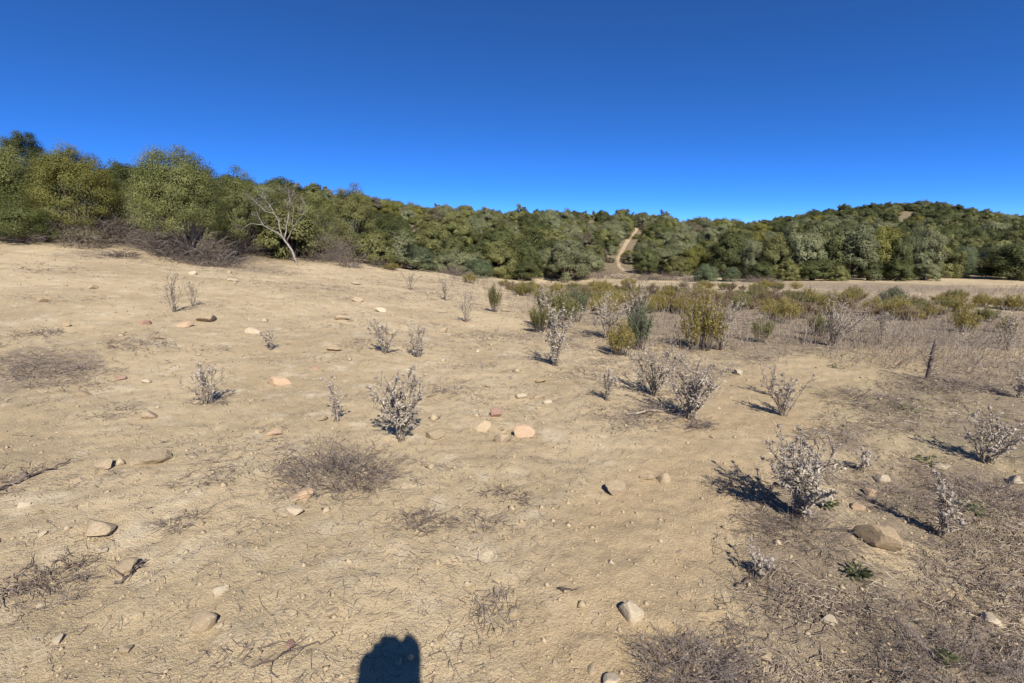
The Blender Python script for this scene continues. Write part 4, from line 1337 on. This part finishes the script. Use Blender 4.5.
ROCKS = [  # px,row(centre),w,h,material,label
    (148, 457, 34, 16, 'rock', 'block-shaped tan stone on the left slope'), (96, 465, 22, 9, 'rock', 'flat tan stone left of the block-shaped one'),
    (89, 531, 34, 14, 'rock', 'broad half-buried stone low on the left slope'), (144, 415, 22, 8, 'rock', 'flat tan stone straight above the block-shaped one'),
    (277, 381, 24, 10, 'rock_orange', 'flat orange-tan stone right of the small silvery thistle'), (198, 625, 27, 20, 'rock', 'round flat stone near the bottom left'),
    (300, 496, 22, 9, 'rock_orange', 'flat stone at the near foot of the large brush clump'), (290, 513, 20, 9, 'rock_pale', 'pale triangular stone below the brush clump'),
    (495, 413, 13, 10, 'rock_red', 'dark reddish stone above the pair of tan stones'), (478, 425, 24, 13, 'rock', 'squarish tan stone below the reddish stone'),
    (503, 438, 16, 11, 'rock', 'small tan stone touching the round orange-tan stone'), (524, 431, 21, 15, 'rock_orange', 'round orange-tan stone right of the reddish one'),
    (618, 488, 24, 15, 'rock', 'brown rounded stone in the middle of the bare ground'), (648, 478, 14, 8, 'rock', 'small stone left of the round one by the path'),
    (665, 478, 14, 12, 'rock', 'small round stone at the edge of the path'), (631, 610, 25, 22, 'rock_pale', 'pale flat pointed stone at the bottom centre right'),
    (612, 681, 18, 14, 'rock_pale', 'pale stone cut by the bottom edge'), (884, 480, 15, 10, 'rock_pale', 'small square pale stone right of the largest thistle'),
    (884, 538, 36, 28, 'rock_dark', 'biggest brown stone right of the largest thistle'), (831, 621, 15, 11, 'rock_pale', 'small pale stone casting a dark shadow, bottom right area'),
    (996, 622, 20, 11, 'rock_pale', 'pale stone near the right edge above the corner brush'), (740, 372, 11, 7, 'rock_pale', 'small pale stone alone on the path bend'),
    (183, 324, 17, 7, 'rock_orange', 'orange-tan flat stone at the top of the left slope'), (204, 319, 22, 6, 'rock', 'long flat stone beside the orange-tan one at the slope top'),
    (143, 322, 12, 5, 'rock_red', 'orange-red stone fragment high on the left slope'), (191, 273, 11, 4, 'rock_pale', 'pale stone lying below the dark tangled brush'),
    (91, 287, 9, 5, 'rock', 'small tan stone high on the slope left of the flat stones'), (252, 331, 15, 5, 'rock_pale', 'pale flat stone on the upper slope left of the tiny thistle'),
    (433, 435, 18, 11, 'rock', 'dusty pale stone right of the tall silvery thistle'), (440, 329, 13, 9, 'rock', 'tan stone above and right of the two small thistles'),
    (333, 348, 15, 6, 'rock_dark', 'brown flat stone below the two small thistles on their left'), (62, 325, 12, 4, 'rock_dark', 'dark flat stone on the left slope above the weed patch'),
    (157, 337, 13, 5, 'rock', 'thin layered stone under the orange-red fragment'), (118, 378, 10, 5, 'rock_red', 'reddish chip right of the dark weed patch'),
    (146, 381, 10, 4, 'rock_pale', 'pale chip right of the reddish chip'), (80, 394, 14, 5, 'rock_dark', 'brown flat stone below the dark weed patch'),
    (122, 566, 22, 14, 'rock', 'soil-coloured lump beside the short black stick'), (331, 613, 12, 9, 'rock', 'tan stone left above the shadow of the photographer'),
    (54, 641, 12, 7, 'rock_pale', 'pale chip near the bottom left corner'), (123, 650, 13, 9, 'rock', 'tan chip left of the round flat stone at the bottom'),
    (712, 651, 12, 9, 'rock_pale', 'pale chip above the dark brush clump at the bottom'), (768, 659, 12, 9, 'rock', 'tan chip right of the dark brush clump'),
    (219, 627, 7, 6, 'rock_pale', 'tiny round pebble beside the round flat stone'), (539, 396, 12, 6, 'rock', 'tan stone uphill of the round orange-tan stone'),
    (548, 402, 10, 5, 'rock_pale', 'pale chip right above the round orange-tan stone'), (520, 397, 14, 6, 'rock_pale', 'pale flat stone above the reddish one'),
    (872, 492, 14, 8, 'rock_orange', 'orange-tan flat stone just below the small square pale one'), (945, 467, 14, 7, 'rock_pale', 'pale flat stone left of the right silvery thistle'),
    (1020, 481, 14, 10, 'rock_pale', 'pale stone at the right edge amid dry twigs'), (860, 507, 12, 6, 'rock_orange', 'orange-tan chip between the largest thistle and the biggest brown stone'),
    (390, 333, 12, 4, 'rock', 'flat stone just uphill of the left small thistle'), (340, 318, 14, 4, 'rock', 'flat stone on the mid slope uphill of the two small thistles'),
    (355, 300, 14, 4, 'rock', 'small flat stone high on the bare slope centre'), (380, 310, 13, 4, 'rock_pale', 'pale flat stone high on the bare slope centre'),
    (232, 280, 10, 4, 'rock_pale', 'pale stone just below the dark shade patch'), (40, 300, 9, 5, 'rock_dark', 'dark chip at the left edge high on the slope'),
    (354, 283, 11, 4, 'rock_pale', 'pale stone below the slim grey bush'), (505, 310, 10, 4, 'rock_pale', 'pale stone at the foot of the thin yellowish shrub'),
    (540, 380, 12, 6, 'rock_dark', 'brown clod below the pale dry thistle'), (20, 505, 12, 6, 'rock_pale', 'pale chip below the long black stick'),
    (98, 552, 12, 6, 'rock_pale', 'pale slanted chip below the broad half-buried stone'), (215, 592, 18, 7, 'rock_pale', 'pale flat stone in dry twigs above the round flat stone'),
    (272, 433, 16, 6, 'rock_orange', 'orange flat stone left of the large brush clump top'), (318, 418, 14, 6, 'rock', 'half-buried stone above the brush clump'),
]
for i, (px, row, w, h_, mat, lab) in enumerate(ROCKS):
    p = hit(px, min(row + h_ * .42, 720)); k = mpp(p)
    d = ray(px, row); sinv = abs(d[2]) / np.linalg.norm(d)
    half = w * k / 2 * 1.1
    # apparent height = depth extent * sin + height * cos
    zz = max(min(h_ * k * .55, half * .8), half * .40)
    r = np.random.default_rng(i)
    me = rock_mesh(1000 + i, mat, 1.0, r.random(), 3)
    o = obj('stone', me, loc=p + np.array([0, half * .5, zz * .42]), rot=(r.normal(0, .10), r.normal(0, .10), r.normal(0, .35)), scale=(half, half * r.uniform(.65, .95), zz))
    o.location.z = float(H(o.location.x, o.location.y)) + zz * .42
    tag(o, lab, 'stone')

SMALL = [rock_mesh(2000 + i, m, r_, .6, 2) for i, (m, r_) in enumerate([('rock', .6), ('rock', .5), ('rock_pale', .6), ('rock_pale', .45), ('rock_orange', .55), ('rock_red', .6), ('rock_dark', .6)])]
SMN = ['tan', 'tan', 'pale', 'pale', 'orange-tan', 'reddish', 'brown']
ZON = [((0, 180), (270, 400), 'on the upper left slope'), ((180, 400), (280, 400), 'on the bare slope above the tall thistle'), ((400, 560), (300, 470), 'between the tall thistle and the field'),
       ((0, 180), (400, 683), 'on the lower left ground'), ((180, 400), (400, 683), 'around the large brush clump and below'), ((400, 600), (470, 683), 'on the bare ground at bottom centre'),
       ((600, 760), (430, 683), 'along the trodden path'), ((760, 1024), (430, 683), 'on the littered ground at bottom right'), ((560, 1024), (340, 430), 'around the path in the middle distance')]
cnt = 0
for (xa, xb), (ya, yb), zn in ZON:
    for q in range(26 if xb < 600 else 18):
        px = rng.uniform(xa, xb); row = ya + (yb - ya) * rng.random() ** 1.1
        p = hit(px, row); k = mpp(p)
        sz = np.clip(rng.lognormal(math.log(.014), .42), .008, .032) * (1 + .25 * max(k * 200 - 1, 0))
        sz = min(sz, .09)
        i = int(rng.choice(7, p=[.34, .30, .08, .06, .08, .02, .12]))
        o = obj('small_stone', SMALL[i], loc=p + np.array([0, 0, sz * .08]), rot=(rng.normal(0, .2), rng.normal(0, .2), rng.uniform(0, 6.28)), scale=sz * np.array([1, rng.uniform(.6, 1), rng.uniform(.6, 1)]))
        later(o, f'small {SMN[i]} stone {zn}', 'stone', 'small loose stones', p); cnt += 1

# ------------------------------------------------------------------ loose stuff: gravel, litter, dry stalks
def polar_scatter(n, r0, r1, amax=54):
    r_ = np.exp(rng.uniform(math.log(r0), math.log(r1), n)); a = np.radians(rng.uniform(-amax, amax, n))
    return r_ * np.sin(a), r_ * np.cos(a), r_


def gravel():
    mb = MB()
    x, y, r_ = polar_scatter(46000, 1.0, 24)
    x = x; z = H(x, y)
    base = np.array([(1, 0, 0), (-1, 0, 0), (0, 1, 0), (0, -1, 0), (0, 0, 1), (0, 0, -1)], float)
    F_ = np.array([(0, 2, 4), (2, 1, 4), (1, 3, 4), (3, 0, 4), (2, 0, 5), (1, 2, 5), (3, 1, 5), (0, 3, 5)])
    n = len(x)
    s = rng.lognormal(math.log(.0030), .70, n) * (.6 + .13 * r_)
    V = base[None] * rng.uniform(.6, 1.3, (n, 6, 1)) * s[:, None, None] * np.array([1, 1, .7])
    a = rng.uniform(0, 6.28, n); ca, sa = np.cos(a), np.sin(a)
    V = np.stack([V[..., 0] * ca[:, None] - V[..., 1] * sa[:, None], V[..., 0] * sa[:, None] + V[..., 1] * ca[:, None], V[..., 2]], -1)
    V += np.stack([x, y, z + s * .15], -1)[:, None]
    T = (np.arange(n)[:, None, None] * 6 + F_[None]).reshape(-1, 3)
    mb.add(V.reshape(-1, 3), None, T, np.repeat(rng.random(n), 8))
    m = simple_mat('soil_crumbs', (.34, .255, .15), (.47, .365, .22), 2.5, .95, tintmix=(.50, .40, .265))
    tag(obj('gravel', mb.mesh('gravel', m)), 'soil crumbs and grit strewn over the bare ground', None, None, 'stuff')


gravel()


def litter():
    mb = MB()
    x, y, r_ = polar_scatter(170000, 1.0, 30)
    den = litter_mask(x, y)
    cl = fbm(x * 2.2, y * 2.2, 41, 2)
    keep = rng.random(len(x)) < np.clip(sstep(.18, .8, den) * sstep(.3, .7, cl) * 1.4 + .11 * (1 - path_mask(x, y)) * (.3 + fbm(x * .7, y * .7, 61, 2)), 0, 1)
    x, y, r_ = x[keep], y[keep], r_[keep]
    n = len(x)
    L = rng.lognormal(math.log(.042), .55, n) * (1 + .05 * r_) * np.where(den[keep] < .3, .75, 1)
    a = rng.normal(.35, .9, n) + np.where(rng.random(n) < .5, math.pi, 0)
    a = np.where(rng.random(n) < .4, rng.uniform(0, 6.28, n), a)
    k = 4
    curve = rng.normal(0, .4, n)
    P = np.zeros((n, k, 3)); cx, cy, aa = x.copy(), y.copy(), a.copy()
    lift = rng.uniform(0, .02, (n, k)) * (1 + .04 * r_)[:, None]
    for i in range(k):
        P[:, i, 0] = cx; P[:, i, 1] = cy; P[:, i, 2] = H(cx, cy) + .002 + lift[:, i]
        cx = cx + np.cos(aa) * L / (k - 1); cy = cy + np.sin(aa) * L / (k - 1); aa = aa + curve / (k - 1) + rng.normal(0, .16, n)
    wd = np.clip(rng.uniform(.0007, .0016, n) * (1 + .16 * r_), 0, .009) * np.where(den[keep] < .3, .7, 1)
    # three-sided twigs
    d = P[:, -1] - P[:, 0]; d /= np.linalg.norm(d, axis=1, keepdims=True) + 1e-9
    u = np.cross(d, (0, 0, 1)); u /= np.linalg.norm(u, axis=1, keepdims=True) + 1e-9
    w = np.cross(u, d)
    ring = np.stack([u, -.5 * u + .87 * w, -.5 * u - .87 * w], 1)        # n,3,3
    V = P[:, :, None] + ring[:, None] * wd[:, None, None, None] * np.array([1, 1, .85, .5])[None, :, None, None]
    V = V.reshape(-1, 3)
    b = np.arange(n)[:, None, None] * (k * 3); i = np.arange(k - 1)[None, :, None] * 3; j = np.arange(3)[None, None]; j2 = (j + 1) % 3
    Q = np.stack([b + i + j, b + i + j2, b + i + 3 + j2, b + i + 3 + j], -1).reshape(-1, 4)
    tint = np.repeat(np.clip(rng.random(n) ** 3, 0, 1), (k - 1) * 3)
    mb.add(V, Q, None, tint)
    tag(obj('plant_litter', mb.mesh('plant_litter', M['straw'])), 'dry twigs and straw strewn over the ground', None, None, 'stuff')
    print('litter', n)


litter()


def stalks():
    mb = MB()
    pts = []
    for q in range(3600):
        px = rng.uniform(420, 1030); row = 279 + 94 * rng.random() ** 1.5
        if px < 520 and row > 268 + (px - 420) * .45: continue
        if row > 318 and px < 600 + rng.uniform(0, 60): continue
        if row > (350 if px < 840 else 374): continue
        if px > 740 and row < 288: continue
        pts.append((px, row))
    for px, row in pts[:3000]:
        d = ray(px, row); t = np.linspace(6, 60, 220); p = EYE[None] + d[None] * t[:, None]
        z = H0(p[:, 0], p[:, 1]); k = int(np.argmax(p[:, 2] < z))
        if k == 0: continue
        c = p[k] + np.array([rng.normal(0, .2), rng.normal(0, .6), 0]); c[2] = float(H(c[0], c[1]))
        dist = np.hypot(c[0], c[1])
        if fbm(np.array([c[0] * .7]), np.array([c[1] * .7]), 87, 2)[0] < .44: continue
        for s in range(rng.integers(2, 6)):
            o = c + np.array([rng.normal(0, .12), rng.normal(0, .12), -.02]); hh = rng.uniform(.08, .42) * (.5 + vnoise(np.array([c[0] * .8]), np.array([c[1] * .8]), 88)[0])
            tip = o + np.array([rng.normal(0, .1), rng.normal(0, .1), hh])
            m_ = (o + tip) / 2 + rng.normal(0, .02, 3)
            rd = .0028 + .00012 * dist
            tint = rng.random() ** 1.5
            mb.tube([o, m_, tip], [rd, rd * .8, rd * .6], 3, tint, cap=False)
            if rng.random() < .7:
                for b in range(2):
                    e = m_ + (tip - m_) * rng.random() + np.array([rng.normal(0, .07), rng.normal(0, .07), rng.uniform(.0, .1)])
                    mb.tube([m_ + (tip - m_) * .3, e], [rd * .7, rd * .6], 3, tint, cap=False)
    tag(obj('dry_grass', mb.mesh('dry_grass', M['weeds'])), 'grey-brown dry stalks filling the field', None, None, 'stuff')


stalks()

# ------------------------------------------------------------------ the photographer (behind the camera; only the shadow shows)
def person():
    z0 = float(H(0.0, -.2))
    ey = EYE[2]
    skin = simple_mat('skin', (.45, .27, .19), (.52, .33, .24), 6, .6)
    shirt = simple_mat('blue_shirt_cloth', (.10, .14, .22), (.13, .18, .27), 12, .9)
    trs = simple_mat('khaki_trousers_cloth', (.22, .19, .13), (.27, .23, .16), 12, .9)
    hairm = simple_mat('dark_hair', (.03, .022, .016), (.06, .045, .03), 30, .7)
    shoe = simple_mat('brown_leather', (.08, .05, .03), (.12, .08, .05), 12, .6)
    e = bpy.data.objects.new('person', None); COL.objects.link(e); e.location = (0, 0, 0)
    hx, hy, hz = 0.0, -.185, ey + .0          # head centre

    def arm(mb, s):
        sh = (s * .185, hy - .04, ey - .24); el = (s * .235, hy + .07, ey - .47); wr = (s * .088, -.098, ey - .10)
        mb.tube([(s * .12, hy - .04, ey - .20), sh], [.055, .058], 10)
        mb.tube([sh, ((sh[0] + el[0]) / 2, (sh[1] + el[1]) / 2, (sh[2] + el[2]) / 2), el], [.055, .050, .042], 10)
        mb.tube([el, tuple((a + b) / 2 for a, b in zip(el, wr)), wr], [.046, .044, .032], 10); mb.ball(el, .045)
        return wr
    mb = MB()
    mb.ball((hx, hy, hz + .01), (.076, .095, .112), 18, 14); mb.ball((hx, hy + .03, hz - .06), (.058, .065, .06), 14, 10)
    mb.tube([(0, hy - .03, ey - .22), (0, hy - .02, ey - .08)], [.058, .055], 12)
    mb.tube([(0, hy + .09, hz + .02), (0, hy + .118, hz - .03)], [.010, .016], 8)
    for s in (-1, 1):
        mb.ball((s * .078, hy - .005, hz - .01), (.012, .022, .032), 10, 8)
        wr = arm(mb, s)
        # hand at the camera's side, five fingers closed round it
        pc = np.array([s * .098, -.075, ey - .045]); mb.tube([wr, pc + np.array([-s * .012, 0, -.01])], [.030, .034], 10); mb.ball(pc, (.022, .034, .046), 12, 8)
        for f in range(4):
            zf = ey + (.014 if s > 0 else -.034) - f * .021; ln = (.030, .036, .034, .026)[f]
            mb.tube([(s * .104, -.070, zf - .01), (s * .106, -.032, zf), (s * .088, -.018, zf), (s * (.088 - ln), -.016, zf - .003)], [.0105, .0098, .009, .008], 8); mb.ball((s * .106, -.032, zf), .0102, 8, 6)
        mb.tube([(s * .095, -.09, ey - .03), (s * .085, -.115, ey - .005), (s * .058, -.118, ey + .012)], [.013, .012, .010], 8)
    mb.ball((.058, -.118, ey - .062), .042, 12, 8); mb.ball((.052, -.106, ey - .012), .026, 12, 8); mb.ball((.074, -.100, ey - .016), .030, 12, 8)  # extra balls added to close light leaks in the cast shadow
    if True:   # index finger of the right hand on the shutter button
        mb.tube([(.106, -.055, ey + .012), (.094, -.045, ey + .046), (.072, -.038, ey + .060), (.054, -.034, ey + .060)], [.015, .016, .015, .012], 8)
    b = obj('body', mb.mesh('body', skin, True), e)
    md = b.modifiers.new('remesh', 'REMESH'); md.mode = 'VOXEL'; md.voxel_size = .006; md.use_smooth_shade = True
    sm = b.modifiers.new('smooth', 'SMOOTH'); sm.iterations = 4
    mb = MB()
    for s in (-1, 1): mb.ball((s * .031, hy + .083, hz + .008), .012, 10, 8)
    obj('eyes', mb.mesh('eyes', simple_mat('eye_white', (.6, .58, .55), (.7, .68, .65), 5, .3), True), e)
    mb = MB(); mb.ball((hx, hy - .018, hz + .035), (.086, .100, .098), 18, 14); mb.ball((hx, hy - .04, hz - .03), (.078, .07, .08), 16, 10)
    h_ = obj('hair', mb.mesh('hair', hairm, True), e)
    # torso and sleeves
    mb = MB()
    mb.tube([(0, hy - .04, ey - .76), (0, hy - .03, ey - .60), (0, hy - .04, ey - .42), (0, hy - .05, ey - .27), (0, hy - .04, ey - .19)], [.155, .140, .155, .150, .075], 20)
    for s in (-1, 1):
        mb.tube([(s * .08, hy - .045, ey - .25), (s * .185, hy - .04, ey - .25)], [.09, .066], 12)
        mb.tube([(s * .185, hy - .04, ey - .24), (s * .235, hy + .07, ey - .47)], [.066, .056], 12); mb.ball((s * .235, hy + .07, ey - .47), .056)
        mb.tube([(s * .235, hy + .07, ey - .47), (s * .150, -.10, ey - .22)], [.054, .044], 12)
    sh = obj('shirt', mb.mesh('shirt', shirt, True), e)
    mb = MB()
    mb.tube([(0, hy - .04, ey - .72), (0, hy - .04, ey - .88)], [.160, .165], 18)
    for s in (-1, 1):
        mb.tube([(s * .085, hy - .04, ey - .84), (s * .10, hy - .02, z0 + .50), (s * .11, hy - .04, z0 + .07)], [.095, .070, .058], 14)
    tr = obj('trousers', mb.mesh('trousers', trs, True), e)
    for o_, v in ((sh, .012), (tr, .012), (h_, .01)):
        md = o_.modifiers.new('remesh', 'REMESH'); md.mode = 'VOXEL'; md.voxel_size = v; md.use_smooth_shade = True
        sm = o_.modifiers.new('smooth', 'SMOOTH'); sm.iterations = 4
    for s in (-1, 1):
        mb = MB(); mb.ball((s * .115, hy + .02, z0 + .045), (.048, .135, .05), 16, 10); mb.ball((s * .112, hy - .05, z0 + .07), (.048, .06, .05), 14, 8)
        so = obj('shoe', mb.mesh('shoe', shoe, True), e)
        md = so.modifiers.new('remesh', 'REMESH'); md.mode = 'VOXEL'; md.voxel_size = .01; md.use_smooth_shade = True
    tag(e, 'person in blue shirt holding a camera to the eye, seen only as shadow', 'person')
    # the camera in the hands
    blk = simple_mat('black_plastic', (.015, .015, .016), (.025, .025, .026), 20, .45, spec=.4)
    c = bpy.data.objects.new('photo_camera', None); COL.objects.link(c); c.location = (0, 0, ey)
    mb = MB(); mb.box((0, -.075, 0), (.135, .055, .092)); mb.box((.056, -.06, -.002), (.03, .07, .086)); mb.box((-.004, -.075, .058), (.066, .06, .044)); mb.box((-.012, -.075, .080), (.026, .04, .010))
    bd = obj('camera_body', mb.mesh('camera_body', blk), c)
    bv = bd.modifiers.new('bevel', 'BEVEL'); bv.width = .006; bv.segments = 2
    mb = MB(); mb.tube([(0, -.052, 0), (0, -.03, -.002), (0, -.012, -.006)], [.034, .035, .037], 24)
    obj('lens', mb.mesh('lens', blk, False), c)
    mb = MB(); mb.tube([(-.045, -.075, .044), (-.045, -.075, .056)], [.013, .012], 16)
    obj('mode_dial', mb.mesh('mode_dial', blk), c)
    tag(c, 'black camera held in both hands of the photographer', 'camera')


person()
settle_labels()

# ------------------------------------------------------------------ camera, light, sky
cam = bpy.data.cameras.new('camera'); co = bpy.data.objects.new('camera', cam); COL.objects.link(co)
cam.sensor_width = 36; cam.lens = FPX / WID * 36; cam.clip_start = .02; cam.clip_end = 3000
co.location = EYE; co.rotation_euler = (math.pi / 2 - PITCH, 0, 0)
scene.camera = co

anti = ray(394, 641); anti = anti / np.linalg.norm(anti)
sun = bpy.data.lights.new('sun', 'SUN'); sun.energy = 5.0; sun.angle = R(.53); sun.color = (1, .945, .86)
so = bpy.data.objects.new('sun', sun); COL.objects.link(so)
so.rotation_euler = Vector(anti).to_track_quat('-Z', 'Y').to_euler()
so.location = (0, 0, 50)
tosun = -anti
elev = math.asin(tosun[2]); azim = math.atan2(tosun[0], tosun[1])
w = bpy.data.worlds.new('World'); scene.world = w; w.use_nodes = True
nt = w.node_tree; bg = nt.nodes['Background']
sky = nt.nodes.new('ShaderNodeTexSky'); sky.sky_type = 'NISHITA'; sky.sun_disc = False
sky.sun_elevation = elev; sky.sun_rotation = azim
sky.altitude = 9000; sky.air_density = .68; sky.dust_density = .0; sky.ozone_density = 4.0
hs = nt.nodes.new('ShaderNodeHueSaturation'); hs.inputs['Saturation'].default_value = 1.25; hs.inputs['Hue'].default_value = .508; hs.inputs['Value'].default_value = 1.52
gm = nt.nodes.new('ShaderNodeGamma'); gm.inputs[1].default_value = .9
nt.links.new(sky.outputs[0], gm.inputs[0]); nt.links.new(gm.outputs[0], hs.inputs['Color']); nt.links.new(hs.outputs[0], bg.inputs[0])
bg.inputs[1].default_value = .15
vs = scene.view_settings; vs.view_transform = 'Standard'; vs.look = 'None'; vs.exposure = .42; vs.gamma = 1; vs.use_curve_mapping = False
scene.cycles.max_bounces = 6; scene.cycles.transparent_max_bounces = 4
scene.cycles.diffuse_bounces = 3
